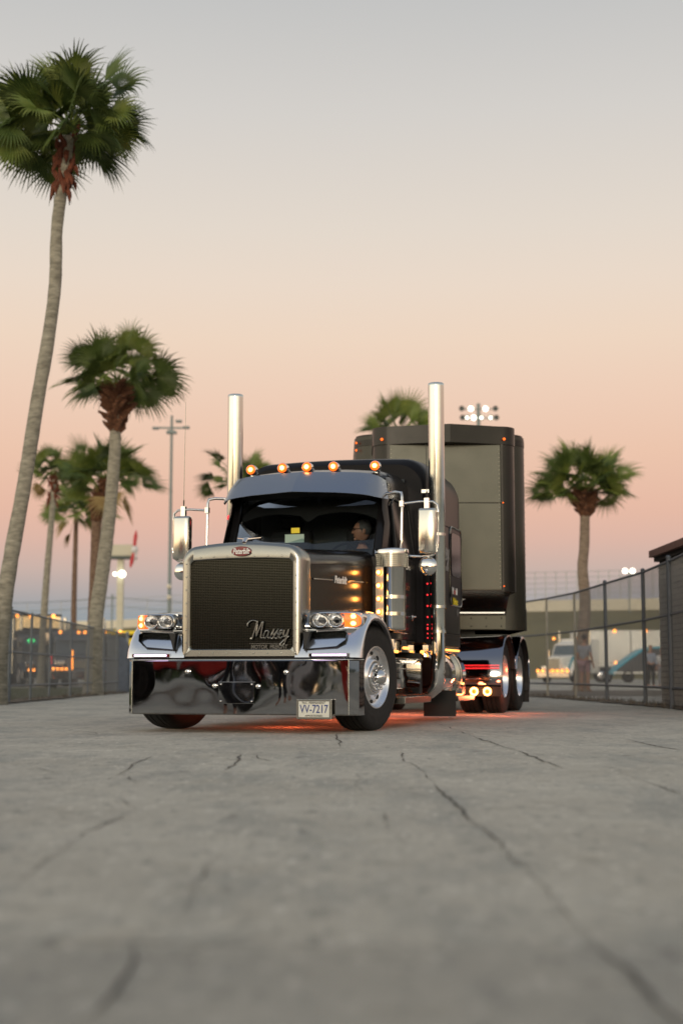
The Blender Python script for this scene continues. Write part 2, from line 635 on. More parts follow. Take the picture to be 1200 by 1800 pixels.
CR = [[(0.4, 10.12), (0.41, 9.18), (0.45, 8.01), (0.46, 6.7), (0.48, 6.11), (0.47, 5.67), (0.49, 5.3), (0.52, 4.75), (0.51, 4.28), (0.51, 3.98), (0.5, 3.62), (0.5, 3.29), (0.51, 3.0), (0.53, 2.78), (0.54, 2.62), (0.53, 2.44), (0.54, 2.29), (0.6, 1.9)],
      [(1.06, 16.74), (1.12, 14.16), (1.17, 11.85), (1.2, 10.83), (1.26, 10.12), (1.27, 9.43), (1.28, 8.3)],
      [(1.54, 8.06), (1.54, 7.38), (1.54, 6.87), (1.53, 6.39)], [(-0.05, 13.21), (-0.01, 11.55), (-0.02, 10.42)],
      [(0.09, 8.01), (0.09, 7.41), (0.07, 7.11), (0.1, 6.54)],
      [(0.17, 5.78), (0.17, 5.45), (0.15, 5.05), (0.19, 4.88), (0.19, 4.56), (0.16, 4.42)],
      [(-1.27, 9.69), (-1.23, 8.66), (-1.23, 7.92), (-1.2, 7.11)], [(-1.5, 7.70), (-1.4, 7.75), (-0.94, 7.92), (-0.25, 8.06)],
      [(-0.85, 5.67), (-0.86, 5.24), (-0.87, 4.71), (-0.86, 4.35), (-0.85, 4.04), (-0.85, 3.64)],
      [(-1.06, 6.64), (-0.96, 6.31), (-0.85, 5.96), (-0.81, 5.78)], [(-1.08, 7.49), (-0.98, 7.04)],
      [(-0.68, 9.9), (-0.64, 8.66), (-0.64, 8.11)],
      [(-0.38, 4.42), (-0.38, 3.93), (-0.37, 3.53), (-0.36, 3.21), (-0.36, 3.07)],
      [(-0.42, 3.01), (-0.38, 2.72), (-0.37, 2.53), (-0.38, 2.36), (-0.41, 2.25)],
      [(0.18, 2.83), (0.09, 2.58), (0.04, 2.38)], [(2.38, 12.06), (2.37, 10.92), (2.43, 10.27)],
      [(-0.8, 2.99), (-0.23, 2.95), (0.34, 2.88), (0.75, 2.86)], [(0.87, 6.17), (0.98, 5.67), (1.05, 5.45)],
      [(-3.2, 13.2), (-2.2, 13.0), (-1.2, 13.15)], [(1.6, 15.5), (2.4, 15.2), (3.6, 15.4)], [(-2.6, 10.4), (-1.9, 10.9), (-1.2, 10.8)]]
rnd = random.Random(5)
NB = len(CR)
for c in list(CR):
    for q in range(3 if len(c) > 5 else 1):
        i = rnd.randrange(len(c) - 1)
        x, y = c[i]
        a = rnd.uniform(0, 2 * PI)
        br_ = [(x, y)]
        for k_ in range(rnd.randint(2, 5)):
            a += rnd.uniform(-.7, .7)
            st_ = .05 + .012 * y
            x, y = x + math.cos(a) * st_, y + math.sin(a) * st_ * 2.2
            br_.append((x, y))
        CR.append(br_)
mb = MB()
for ci, c in enumerate(CR):
    fine = []
    for (a, b) in zip(c[:-1], c[1:]):
        L_ = math.dist(a, b)
        n = max(3, int(L_ / 0.05))
        for i in range(n):
            t_ = i / n
            fine.append((a[0] + (b[0] - a[0]) * t_, a[1] + (b[1] - a[1]) * t_))
    fine.append(c[-1])
    rows = []
    wv = 0.0
    wd = 0.5
    main = ci in (0, 8)
    for i, (x, y) in enumerate(fine):
        j = min(i + 1, len(fine) - 1)
        k_ = max(i - 1, 0)
        d = Vector((fine[j][0] - fine[k_][0], fine[j][1] - fine[k_][1]))
        d.normalize()
        nrm = Vector((-d.y, d.x))
        wv = wv * 0.82 + rnd.uniform(-1, 1) * 0.010
        wd = max(0.15, min(1.3, wd + rnd.uniform(-0.3, 0.3)))
        e = min(1, i / 6, (len(fine) - 1 - i) / 6) if i else 0
        hw = (0.0062 if main else 0.0045 if ci < NB else 0.0028) * wd * max(e, 0.02) * (1.0 if y < 9 else 1.6)
        q = Vector((x, y)) + nrm * wv
        rows.append([(q.x - nrm.x * hw, q.y - nrm.y * hw, 0.004), (q.x + nrm.x * hw, q.y + nrm.y * hw, 0.004)])
    mb.grid(rows)
tag(mb.build('pavement_cracks', 'crack', smooth=0), kind='structure')


def patch(name, m, poly, z, kind='structure', sub=1.2, ridge=0.0, seed=1):
    """irregular-edged sheet laid between two long borders [(x0,x1,y)]"""
    r_ = random.Random(seed)
    b = MB()
    rows = []
    for i in range(len(poly) - 1):
        x0, x1, y = poly[i]
        X0, X1, Y = poly[i + 1]
        n = max(2, int(abs(Y - y) / sub))
        for k_ in range(n):
            t_ = k_ / n
            a = x0 + (X0 - x0) * t_ + r_.uniform(-.10, .10)
            c = x1 + (X1 - x1) * t_ + r_.uniform(-.10, .10)
            yy = y + (Y - y) * t_
            rows.append([(a, yy, z), ((a + c) / 2, yy, z + ridge * r_.random()), (c, yy, z)])
    b.grid(rows)
    return tag(b.build(name, m, smooth=0), kind=kind)


patch('grass_verge', 'grass', [(-30, -6.75, 24), (-30, -6.75, 50), (-30, -8.2, 60)], 0.012)
patch('fence_line_dirt', 'litter', [(-7.0, -6.15, 20), (-7.0, -6.25, 32), (-7.0, -6.4, 46)], 0.020, sub=0.4, ridge=0.03, seed=2)
patch('fence_line_dirt', 'litter', [(5.2, 5.75, 16), (5.15, 5.8, 26), (4.9, 5.5, 32), (4.5, 5.2, 37)], 0.020, sub=0.4, ridge=0.03, seed=3)
patch('dirt_strip', 'litter', [(4.9, 14, 36), (5.2, 22, 50)], 0.008, sub=1.0, seed=4)

# loose grass tufts and debris along the fences
rnd = random.Random(9)
mb = MB()
for i in range(2600):
    if rnd.random() < 0.5:
        y = rnd.uniform(17, 37)
        x = 5.45 - max(0, (y - 26)) * 0.055 + rnd.gauss(0, 0.16)
    else:
        y = rnd.uniform(21, 46)
        x = -6.52 + rnd.gauss(0, 0.13)
    h_ = rnd.uniform(0.03, 0.13)
    a = rnd.uniform(0, 2 * PI)
    dx, dy = math.cos(a) * .01, math.sin(a) * .01
    lx, ly = rnd.uniform(-.05, .05), rnd.uniform(-.05, .05)
    mb.add([(x - dx, y - dy, 0.01), (x + dx, y + dy, 0.01), (x + lx, y + ly, h_)], [(0, 1, 2)])
tag(mb.build('grass_tufts', 'litter', smooth=0), 'dry grass and litter gathered along both fences', 'dry grass', kind='stuff')
rnd = random.Random(10)
mb = MB()
for i in range(9000):
    y = rnd.uniform(24, 52)
    x = -6.9 - rnd.random() ** 1.5 * 9
    h_ = rnd.uniform(0.04, 0.12)
    a = rnd.uniform(0, 2 * PI)
    dx, dy = math.cos(a) * .012, math.sin(a) * .012
    mb.add([(x - dx, y - dy, 0.0), (x + dx, y + dy, 0.0), (x + rnd.uniform(-.04, .04), y + rnd.uniform(-.04, .04), h_)], [(0, 1, 2)])
tag(mb.build('lawn_grass', 'grass', smooth=0), 'short green grass behind the left fence', 'grass', kind='stuff')

# far banking of the race track with pale wall and catch fence on top
def far_line(pts, n=40):
    r_ = []
    for i in range(len(pts) - 1):
        for k_ in range(n):
            t_ = k_ / n
            r_.append([pts[i][q] + (pts[i + 1][q] - pts[i][q]) * t_ for q in range(2)])
    r_.append(list(pts[-1]))
    return r_


fl = far_line([(-150, 340), (-46, 280), (26, 205), (45, 198), (110, 190)])
mb = MB()
mb.grid([[(x, y - 34, -0.2) for x, y in fl], [(x, y, 9.55) for x, y in fl], [(x, y + 20, 9.5) for x, y in fl]])
tag(mb.build('track_banking', 'berm_grass', smooth=0), kind='structure')
wall = thing('track_wall', 'long cream retaining wall with wire catch fence along the top of the far banking', 'wall', (26, 205, 0))
mb = MB()
mb.grid([[(x - 26, y - 205 + 0.5, 9.2) for x, y in fl], [(x - 26, y - 205 + 0.5, 11.15) for x, y in fl], [(x - 26, y - 205 + 1.0, 11.15) for x, y in fl], [(x - 26, y - 205 + 1.0, 9.2) for x, y in fl]])
mb.build('wall_panel', 'cream_wall', wall, smooth=0)
mb = MB()
for i in range(0, len(fl), 3):
    x, y = fl[i]
    mb.box(x - 26.06, x - 25.94, y - 205 + .7, y - 205 + .82, 11.1, 15.2)
for z in (12.0, 12.8, 13.6, 14.4, 15.2):
    for (a, b) in zip(fl[:-1], fl[1:]):
        mb.tube([(a[0] - 26, a[1] - 205 + .6, z), (b[0] - 26, b[1] - 205 + .6, z)], 0.045, 4, False)
mb.build('catch_fence', 'wire_pale', wall, smooth=0)


# ------------------------------------------------------------------ chain-link fences
def fence(name, label, pts, H, mid, posts, wiremat, rail_r=0.03, railm='fence_metal', rw=0.0027):
    ox, oy = pts[0]
    root = thing(name, label, 'fence', (ox, oy, 0))
    P = [Vector((x - ox, y - oy, 0)) for x, y in pts]
    # rails
    for z in (H, mid, 0.33):
        b = MB()
        b.tube([p_ + Vector((0, 0, z)) for p_ in P], rail_r * 0.85 if z != H else rail_r, 8)
        b.build('rail', railm, root)
    for (x, y, r_, hh, m_) in posts:
        b = MB()
        b.tube([(x - ox, y - oy, 0), (x - ox, y - oy, hh)], r_, 10)
        b.ball((x - ox, y - oy, hh), r_ * 1.15, rz=r_ * 1.0, seg=10, rings=6)
        b.build('post', m_, root)
    # woven wire: straight diagonals in both directions, bent slightly at each crossing
    seglen = [0]
    for a, c in zip(P[:-1], P[1:]):
        seglen.append(seglen[-1] + (c - a).length)
    tot = seglen[-1]

    def at(s_):
        s_ = max(0, min(tot, s_))
        for i in range(len(P) - 1):
            if s_ <= seglen[i + 1]:
                return P[i].lerp(P[i + 1], (s_ - seglen[i]) / (seglen[i + 1] - seglen[i]))
        return P[-1]
    b = MB()
    st = 0.068
    n = int((tot + H) / st)
    for sg in (1, -1):
        for i in range(n):
            s0 = i * st - (H if sg == 1 else 0)
            pts_ = []
            for k_ in range(5):
                z = 0.06 + (H - 0.06) * k_ / 4
                s_ = s0 + sg * z * 1.0 if sg == 1 else s0 + H - z - H * 0 - 0
                if -0.001 <= s_ <= tot + .001:
                    q = at(s_)
                    pts_.append(Vector((q.x, q.y, z)))
            if len(pts_) > 1:
                a, c = pts_[0], pts_[-1]
                for a, c in zip(pts_[:-1], pts_[1:]):
                    dn = Vector((0, 0, 1))
                    d_ = (c - a).normalized()
                    s1 = d_.cross(Vector((1, 0, 0)) if abs(d_.x) < .8 else Vector((0, 1, 0))).normalized() * rw
                    s2 = d_.cross(s1).normalized() * rw
                    b.add([a + s1, a - s1, c - s1, c + s1, a + s2, a - s2, c - s2, c + s2], [(0, 1, 2, 3), (4, 5, 6, 7)])
    b.build('mesh_panel', wiremat, root, smooth=0)
    return root


lp = [(-6.35, 20.5), (-6.36, 27.4), (-6.50, 31.9), (-6.55, 37.0), (-6.62, 44.2)]
fl_root = fence('chain_link_fence', 'grey chain-link fence with three rails running back along the left verge', lp, 1.78, 0.98,
                [(-6.36, 24.4, .028, 1.80, 'fence_galvanised'), (-6.36, 27.4, .045, 1.82, 'fence_galvanised'), (-6.42, 29.6, .028, 1.80, 'fence_galvanised'),
                 (-6.50, 31.9, .028, 1.80, 'fence_galvanised'), (-6.53, 34.5, .028, 1.80, 'fence_galvanised'), (-6.55, 37.0, .028, 1.80, 'fence_galvanised'), (-6.58, 39.6, .028, 1.80, 'fence_galvanised'), (-6.60, 42, .028, 1.80, 'fence_galvanised'), (-6.62, 44.2, .05, 1.82, 'fence_galvanised')],
                'fence_wire', .020, 'fence_galvanised')
# fabric screen wrapped round the far end of the left fence
mb = MB()
rows = []
for i in range(17):
    t_ = i / 16
    x = -6.93 + 0.62 * t_ + 0.03 * math.sin(t_ * 20)
    y = 42.2 + 0.75 * t_ ** 2
    zt = 1.70 - 0.14 * t_ ** 2 - 0.32 * max(0, t_ - .75) * 4
    rows.append([(x, y, 0.03), (x + .02, y + .03, zt * .5), (x, y, zt)])
mb.grid(rows)
mb.grid([[(a[0] + .02, a[1] + .10, a[2]) for a in r_] for r_ in rows])
mb.box(-6.34, -6.28, 42.85, 42.95, 0, 1.2)
tag(mb.build('fabric_screen', 'screen_fabric'), 'blue-grey fabric screen standing at the far end of the left fence', 'screen')

rp = [(5.0, 15.5), (5.12, 20.2), (5.28, 22.9), (5.38, 25.4), (5.29, 28.6), (5.21, 31.9), (4.93, 34.3), (4.66, 35.6), (4.2, 37.2)]
fr_root = fence('chain_link_fence', 'tall chain-link fence with dark posts curving along the right side behind the trailer', rp, 2.36, 1.50,
                [(5.12, 20.2, .036, 2.4, 'fence_metal'), (5.27, 22.9, .04, 2.42, 'fence_metal'), (5.38, 25.4, .036, 2.4, 'fence_metal'), (5.29, 28.6, .036, 2.4, 'fence_metal'),
                 (5.21, 31.9, .03, 2.36, 'fence_pale'), (4.93, 34.3, .03, 2.36, 'fence_pale'), (4.5, 36.4, .03, 2.36, 'fence_pale')],
                'fence_wire', .024, rw=.0020)

# block shed behind the right fence
shed = thing('block_shed', 'grey concrete block shed with brown flat roof behind the right fence', 'shed', (5.66, 18.3, 0), R(0))
mb = MB()
mb.box(0, 4.0, 0, 7.0, 0, 2.54)
mb.build('wall', 'mortar', shed, smooth=0)
mb = MB()
rnd = random.Random(3)
bh, bl, g = 0.10, 0.30, 0.012
z = 0.0
row = 0
while z < 2.5:
    off = (row % 2) * bl / 2
    x = -off
    while x < 4.0:
        a, c = max(x, -0.0), min(x + bl - g, 4.0)
        if c - a > .03:
            j = rnd.uniform(0, .006)
            mb.box(a, c, -0.02 - j, 0.0, z, z + bh - g)
        x += bl
    y = -off
    while y < 7.0:
        a, c = max(y, 0.0), min(y + bl - g, 7.0)
        if c - a > .03:
            j = rnd.uniform(0, .006)
            mb.box(-0.02 - j, 0.0, a, c, z, z + bh - g)
        y += bl
    z += bh
    row += 1
mb.build('block_course', 'block_wall', shed, smooth=0)
mb = MB()
mb.box(-0.16, 4.3, -0.3, 7.12, 2.62, 2.74)
mb.build('roof', 'roof_brown', shed, smooth=0)
mb = MB()
mb.box(-0.08, 4.2, -0.2, 7.08, 2.54, 2.62)
mb.build('fascia', 'roof_dark', shed, smooth=0)


# ------------------------------------------------------------------ palms
def palm(name, label, pts, rad, crown_c, cr, nleaf, seed, boots=(0, 0), brown=False, husk=False, group=None, full=False, dry=3, sh=1.0, lo=-0.3, pl=(.15, .66), sag=.06):
    r_ = random.Random(seed)
    bx, by = pts[-1][0], pts[-1][1]
    root = thing(name, label, 'palm tree', (bx, by, 0), 0, 'fan palms round the yard')
    # dense trunk path
    P = [Vector((x - bx, y - by, z)) for x, y, z in reversed(pts)]
    path = []
    for i in range(len(P) - 1):
        p0 = P[max(i - 1, 0)]
        p1, p2 = P[i], P[i + 1]
        p3 = P[min(i + 2, len(P) - 1)]
        n = max(3, int((p2 - p1).length / 0.16))
        for k_ in range(n):
            t_ = k_ / n
            path.append(0.5 * ((2 * p1) + (-p0 + p2) * t_ + (2 * p0 - 5 * p1 + 4 * p2 - p3) * t_ * t_ + (-p0 + 3 * p1 - 3 * p2 + p3) * t_ ** 3))
    path.append(P[-1])
    H = path[-1].z
    rs = [(rad * (1 + 0.35 * math.exp(-p_.z * 1.6)) * (1 - 0.32 * p_.z / H)) * (1 + r_.uniform(-.035, .035)) for p_ in path]
    mb = MB()
    mb.tube(path, rs, 14)
    mb.build('trunk', brown if isinstance(brown, str) else 'trunk_brown' if brown else 'trunk_grey', root, smooth=70)
    # old leaf bases
    if boots[1] > 0:
        mb = MB()
        n = int(boots[1] / 0.055)
        top = path[-1]
        for i in range(n):
            zz = H - boots[1] * i / n + 0.05
            c = min(path, key=lambda p_: abs(p_.z - zz))
            for k_ in range(5):
                a = i * 2.4 + k_ * 2 * PI / 5 + r_.uniform(-.3, .3)
                prof = math.sin(PI * min(1, 0.25 + 0.75 * (i / n))) * 0.6 + 0.5
                rb = rad * boots[0] * prof
                d_ = Vector((math.cos(a), math.sin(a), 0))
                s_ = Vector((-d_.y, d_.x, 0))
                b0 = Vector((c.x, c.y, zz)) + d_ * rad * .4
                tip = Vector((c.x, c.y, zz)) + d_ * rb * r_.uniform(.8, 1.15) + Vector((0, 0, r_.uniform(.10, .22)))
                wd = rad * 0.55
                mb.add([b0 - s_ * wd, b0 + s_ * wd, b0 + Vector((0, 0, -.10)), tip - s_ * wd * .6, tip + s_ * wd * .6, tip + Vector((0, 0, -.06)) + d_ * .01],
                       [(0, 1, 4, 3), (1, 2, 5, 4), (2, 0, 3, 5), (3, 4, 5)])
        mb.build('leaf_bases', 'boot_brown', root, smooth=0)
    if husk:
        mb = MB()
        for i in range(34):
            a = r_.uniform(0, 2 * PI)
            zz = H - r_.uniform(0.0, 1.0)
            c = min(path, key=lambda p_: abs(p_.z - zz))
            d_ = Vector((math.cos(a), math.sin(a), 0))
            L_ = r_.uniform(.18, .42)
            k_ = Vector((c.x, c.y, zz)) + d_ * rad * .5
            e = k_ + d_ * r_.uniform(.06, .22) + Vector((0, 0, -L_ if r_.random() < .6 else L_))
            mb.tube([k_, k_.lerp(e, .5) + d_ * .05, e], [.06, .05, .012], 5)
        mb.build('husk', 'husk_red', root, smooth=50)
    # crown of fan leaves
    mb = MB()
    C = Vector((crown_c[0] - bx, crown_c[1] - by, crown_c[2]))
    T_ = path[-1]
    UP = Vector((0, 0, 1))
    for i in range(nleaf):
        # golden-angle spread over the crown, from upright young leaves to hanging old ones
        u = (i + .5) / nleaf
        az = i * 2.39996 + r_.uniform(-.25, .25)
        sz = 1.0 - (1.0 - lo) * u
        elv = math.asin(max(-.9, min(.97, sz + r_.uniform(-.10, .10))))
        dry_leaf = i >= nleaf - dry
        if dry_leaf:
            elv = r_.uniform(-.9, -.5)
        d0 = Vector((math.cos(az) * math.cos(elv), math.sin(az) * math.cos(elv), math.sin(elv)))
        Lp = cr * (pl[0] + (pl[1] - pl[0]) * r_.random() ** .7) * (.85 if elv > .9 else 1)
        d = (d0 + UP * 0.25).normalized()
        p_ = T_ + Vector((d0.x, d0.y, 0)) * rad * .4 + UP * r_.uniform(-.10, .12) + (C - T_) * 0.15
        pet = [p_.copy()]
        for k_ in range(5):
            d = (d - UP * sag * (1 + math.cos(elv))).normalized()
            p_ = p_ + d * Lp / 5
            pet.append(p_.copy())
        mb.mi = 2 if dry_leaf else 0
        mb.tube(pet, [.022, .016, .013, .012, .011, .010], 4, False)
        # blade
        side = d.cross(UP)
        if side.length < .1:
            side = Vector((math.cos(az + PI / 2), math.sin(az + PI / 2), 0))
        side.normalize()
        tw = r_.uniform(-1.1, 1.1)
        nrm = side.cross(d).normalized()
        side = (side * math.cos(tw) + nrm * math.sin(tw)).normalized()
        nrm = side.cross(d).normalized()
        Rf = cr * r_.uniform(.40, .60) * sh
        ns = 30
        span = R(r_.uniform(88, 112))
        mb.mi = 2 if dry_leaf else (1 if r_.random() < .4 else 0)
        droopy = r_.uniform(.35, 1.0) * (1.3 if not full else .7)
        for q in range(ns):
            a = -span + 2 * span * (q + .5) / ns
            da = span / ns * 1.02
            rl = Rf * (0.70 + 0.30 * math.cos(a * .8)) * r_.uniform(.85, 1.08)
            fold = 0.22 * abs(math.sin(a))
            dd = (d * math.cos(a) + side * math.sin(a) - nrm * fold * .0 + nrm * fold).normalized()
            ss = (side * math.cos(a) - d * math.sin(a)).normalized()
            K = 7
            pc = p_.copy()
            dr = dd.copy()
            vs = []
            hang = r_.random()
            for k_ in range(K + 1):
                t_ = k_ / K
                rr = t_ * rl
                if t_ < .36:
                    wd = max(.004, rr * math.tan(da) * 1.0)
                else:
                    wd = max(.0015, .50 * rl * math.tan(da) * (1 - t_) / .50)
                vs += [pc - ss * wd, pc + nrm * wd * .7, pc + ss * wd]
                if t_ >= .4:
                    dr = (dr - UP * droopy * (.22 + .62 * hang) * (t_ - .25)).normalized()
                pc = pc + dr * rl / K
            fs = []
            for k_ in range(K):
                b0 = k_ * 3
                fs += [(b0, b0 + 1, b0 + 4, b0 + 3), (b0 + 1, b0 + 2, b0 + 5, b0 + 4)]
            mb.add(vs, fs)
    ob = mb.build('crown', ['frond', 'frond_dark', 'frond_dry'], root, smooth=0)
    return root


def trunk3(D, l):
    return [(x, D, z) for x, z in l]


palm('palm_tree', 'tallest fan palm with leaning grey trunk standing at the left fence', trunk3(26, [(-5.17, 10.68), (-5.22, 10.1), (-5.35, 8.91), (-5.36, 7.81), (-5.47, 6.72), (-5.63, 5.64), (-5.74, 4.79), (-5.87, 3.83), (-6.05, 2.67), (-6.15, 1.84), (-6.22, 0.91), (-6.24, 0.0)]),
     .155, (-5.0, 26, 11.6), 1.72, 62, 11, husk=True, dry=0, lo=-.22, sag=.07)
palm('palm_tree', 'second tallest fan palm with a shaggy brown collar below its crown', trunk3(38, [(-6.05, 8.25), (-6.07, 7.95), (-6.11, 7.06), (-6.12, 6.43), (-6.22, 4.89), (-6.38, 3.35), (-6.52, 2.21), (-6.57, 1.08), (-6.58, 0.0)]),
     .215, (-6.0, 38, 9.4), 1.80, 36, 23, boots=(2.1, 1.30), dry=0, lo=-.14)
palm('palm_tree', 'fan palm with dark ragged trunk close behind the second tallest palm', trunk3(48, [(-8.0, 7.0), (-8.1, 6.71), (-8.29, 6.03), (-8.31, 4.09), (-8.33, 2.18), (-8.33, 0.0)]),
     .23, (-7.9, 48, 7.7), 1.85, 38, 37, lo=.05, boots=(1.3, 1.5), brown=True, dry=2, full=True)
palm('palm_tree', 'slender fan palm with thin pale trunk beside the tallest palm', trunk3(60, [(-12.2, 8.9), (-12.23, 8.5), (-12.27, 7.4), (-12.34, 6.19), (-12.43, 4.74), (-12.51, 3.06), (-12.55, 0.68), (-12.55, 0)]),
     .17, (-12.3, 60, 9.2), 1.5, 26, 41, husk=True, dry=1, lo=-.1, full=True)
palm('palm_tree', 'low fan palm with thin reddish trunk farthest of the left row', trunk3(75, [(-14.05, 9.0), (-14.07, 6.09), (-14.07, 3.54), (-14.0, 0)]),
     .17, (-14, 75, 9.2), 2.3, 28, 53, brown=True, dry=3)
palm('palm_tree', 'fan palm seen behind the left exhaust stack of the truck', trunk3(48, [(-3.50, 7.0), (-3.52, 6.0), (-3.5, 3.5), (-3.5, 0)]),
     .2, (-3.5, 48, 7.35), 1.35, 20, 67, dry=0)
palm('palm_tree', 'blurred dark fan palm just right of the left exhaust stack', trunk3(85, [(-5.4, 12.2), (-5.4, 8.0), (-5.3, 4), (-5.3, 0)]),
     .22, (-5.4, 85, 12.8), 1.75, 26, 71, dry=0, full=True)
palm('palm_tree', 'fan palm whose crown rises above the roof of the trailer', trunk3(62, [(2.40, 11.0), (2.38, 8), (2.3, 4), (2.3, 0)]),
     .22, (2.4, 62, 11.6), 2.2, 22, 83, dry=0, full=True, lo=.1)
palm('palm_tree', 'round-headed cabbage palm standing alone behind the right fence', trunk3(46, [(7.88, 6.40), (7.88, 6.15), (7.91, 5.8), (7.87, 4.69), (7.80, 3.95), (7.86, 2.84), (7.75, 1.56), (7.69, 0.0)]),
     .215, (7.88, 46, 7.1), 1.80, 56, 97, lo=-.16, sag=.045, pl=(.28, .68), boots=(2.1, .85), dry=0, full=True, brown='trunk_tan')

# ------------------------------------------------------------------ the truck (local: +x image right, +y towards its rear)
TR = thing('semi_truck', 'glossy black long-nosed semi truck with chrome bumper, tall exhaust stacks and lit amber roof lights', 'truck', (-0.70, 14.30, 0), R(-16.1))


def wheel_steer(parent, x, y, phi, flip=False):
    s = -1 if flip else 1
    w_ = bpy.data.objects.new('wheel', None)
    COL.objects.link(w_)
    w_.parent = parent
    w_.location = (x, y, 0.515)
    w_.rotation_euler = (0, 0, phi + (PI if flip else 0))
    mb = MB()
    tp = [(-.15, .30), (-.155, .38), (-.158, .44), (-.15, .485), (-.13, .508), (-.10, .513), (-.098, .505), (-.088, .505), (-.086, .514), (-.045, .515), (-.043, .506), (-.033, .506), (-.031, .515),
          (.031, .515), (.033, .506), (.043, .506), (.045, .515), (.086, .514), (.088, .505), (.098, .505), (.10, .513), (.13, .508), (.15, .485), (.158, .44), (.155, .42), (.1575, .40), (.155, .38), (.15, .335), (.145, .30)]
    mb.lathe(tp, 'X', seg=72, cap=False)
    mb.build('tyre', 'tyre', w_, smooth=40)
    mb = MB()
    rp_ = [(-.14, .30), (.135, .305), (.148, .302), (.150, .292), (.140, .284), (.118, .278), (.098, .262), (.090, .235), (.094, .205), (.108, .182), (.128, .172), (.134, .160), (.132, .148), (.10, .146), (.10, .001)]
    mb.lathe(rp_, 'X', seg=64)
    mb.build('rim', 'wheel_metal', w_, smooth=50)
    for k_ in range(10):
        mb = MB()
        a = 2 * PI * k_ / 10 + .3
        c = Vector((.095, .233 * math.cos(a), .233 * math.sin(a)))
        e1 = Vector((0, -math.sin(a), math.cos(a)))
        e2 = Vector((0.12, math.cos(a), math.sin(a))).normalized()
        ring = [c + e1 * .030 * math.cos(2 * PI * j / 16) + e2 * .019 * math.sin(2 * PI * j / 16) for j in range(16)]
        inn = [v + Vector((-.012, 0, 0)) for v in ring]
        mb.add(ring + inn, [tuple(range(16))] + [(j, (j + 1) % 16, 16 + (j + 1) % 16, 16 + j) for j in range(16)])
        mb.build('hand_hole', 'dark', w_, smooth=0)
    mb = MB()
    mb.lathe([(.10, .143), (.140, .141), (.150, .130), (.152, .10), (.155, .083), (.17, .080), (.205, .072), (.232, .050), (.244, .022), (.247, .001)], 'X', seg=48)
    mb.build('hub_cover', 'chrome', w_, smooth=50)
    for k_ in range(10):
        mb = MB()
        a = 2 * PI * k_ / 10
        mb.lathe([(.14, .015), (.172, .015), (.186, .0135), (.196, .008), (.198, .001)], 'X', (0, .112 * math.cos(a), .112 * math.sin(a)), seg=12)
        mb.build('lug_nut', 'chrome', w_, smooth=50)
    return w_


wheel_steer(TR, 0.955, -0.03, R(-10))
wheel_steer(TR, -1.01, -0.03, R(-16), True)


def wheel_drive(parent, x, y, flip=False, z=.515):
    w_ = bpy.data.objects.new('wheel', None)
    COL.objects.link(w_)
    w_.parent = parent
    w_.location = (x, y, z)
    w_.rotation_euler = (0, 0, PI if flip else 0)
    tp = [(-.13, .30), (-.138, .38), (-.14, .44), (-.132, .488), (-.115, .508), (-.07, .512), (-.068, .50), (-.055, .50), (-.053, .514), (-.01, .515), (-.008, .50), (.008, .50), (.01, .515),
          (.053, .514), (.055, .50), (.068, .50), (.07, .512), (.115, .508), (.132, .488), (.14, .44), (.138, .38), (.13, .30)]
    for xo in (0, -.33):
        mb = MB()
        mb.lathe([(a + xo, b) for a, b in tp], 'X', seg=56, cap=False)
        mb.build('tyre', 'tyre', w_, smooth=40)
    mb = MB()
    mb.lathe([(-.45, .30), (.10, .303), (.128, .302), (.132, .292), (.12, .284), (.03, .272), (-.02, .262), (-.06, .235), (-.075, .20), (-.08, .16), (-.03, .14), (.03, .11), (.05, .10), (.055, .001)], 'X', seg=56)
    mb.build('rim', 'wheel_metal', w_, smooth=50)
    return w_


for y in (6.72, 8.03):
    wheel_drive(TR, 1.08, y)
    wheel_drive(TR, -1.08, y, True)

# frame, axles, engine mass in the dark
mb = MB()
for s in (-1, 1):
    mb.box(s * .43 - .05, s * .43 + .05, -.75, 8.7, .62, .88)
mb.box(-.75, .75, -.12, .06, .42, .56)
mb.box(-.5, .5, -.6, .8, .60, 1.2)
mb.box(-.9, .9, 6.65, 6.8, .44, .6)
mb.box(-.9, .9, 7.95, 8.1, .44, .6)
mb.box(-.75, .75, 6.9, 7.9, .90, 1.12)
mb.build('frame', 'frame_metal', TR, smooth=0)

# bumper
mb = MB()
plan = [(-1.15, -.70), (-1.145, -.86), (-1.072, -.955), (-.55, -.985), (0, -.995), (.55, -.985), (1.072, -.955), (1.145, -.86), (1.15, -.70)]
z0, z1 = .168, .678
out_ = []
for zz, o_ in ((z0, .018), (z0 + .012, 0), (z1 - .012, 0), (z1, .012)):
    out_.append([(x, y + o_, zz) for x, y in plan])
back_ = [[(x * .985, y + .035, zz) for x, y in plan] for zz in (z1 - .004, z0 + .004)]
# subdivide vertically for a smooth reflective sheet
mb.grid(out_ + back_ + [out_[0]])
bump = mb.build('bumper', 'bumper_chrome', TR, smooth=25)
for (x, z) in ((-.49, .567), (-.215, .435), (.215, .432), (.485, .562)):
    mb = MB()
    mb.lathe([(-1.030, .001), (-1.028, .007), (-1.022, .010), (-1.014, .011), (-1.012, .019), (-1.0, .022), (-.975, .023)], 'Y', (x, 0, z), seg=20)
    mb.build('tow_bolt', 'chrome', bump, smooth=50)
for (x, z) in ((-.150, .452), (.155, .452), (-.150, .295), (.155, .295)):
    mb = MB()
    mb.lathe([(-1.016, .001), (-1.014, .008), (-1.010, .010), (-.985, .011)], 'Y', (x, 0, z), seg=14)
    mb.build('bolt', 'chrome', bump, smooth=50)
mb = MB()
mb.box(-.175, .18, -1.006, -.992, .272, .475)
mb.build('cover_plate', 'bumper_chrome', bump, smooth=0, bevel=.004)
mb = MB()
mb.tube([(x, y - .003, .679) for x, y in plan], .0045, 8)
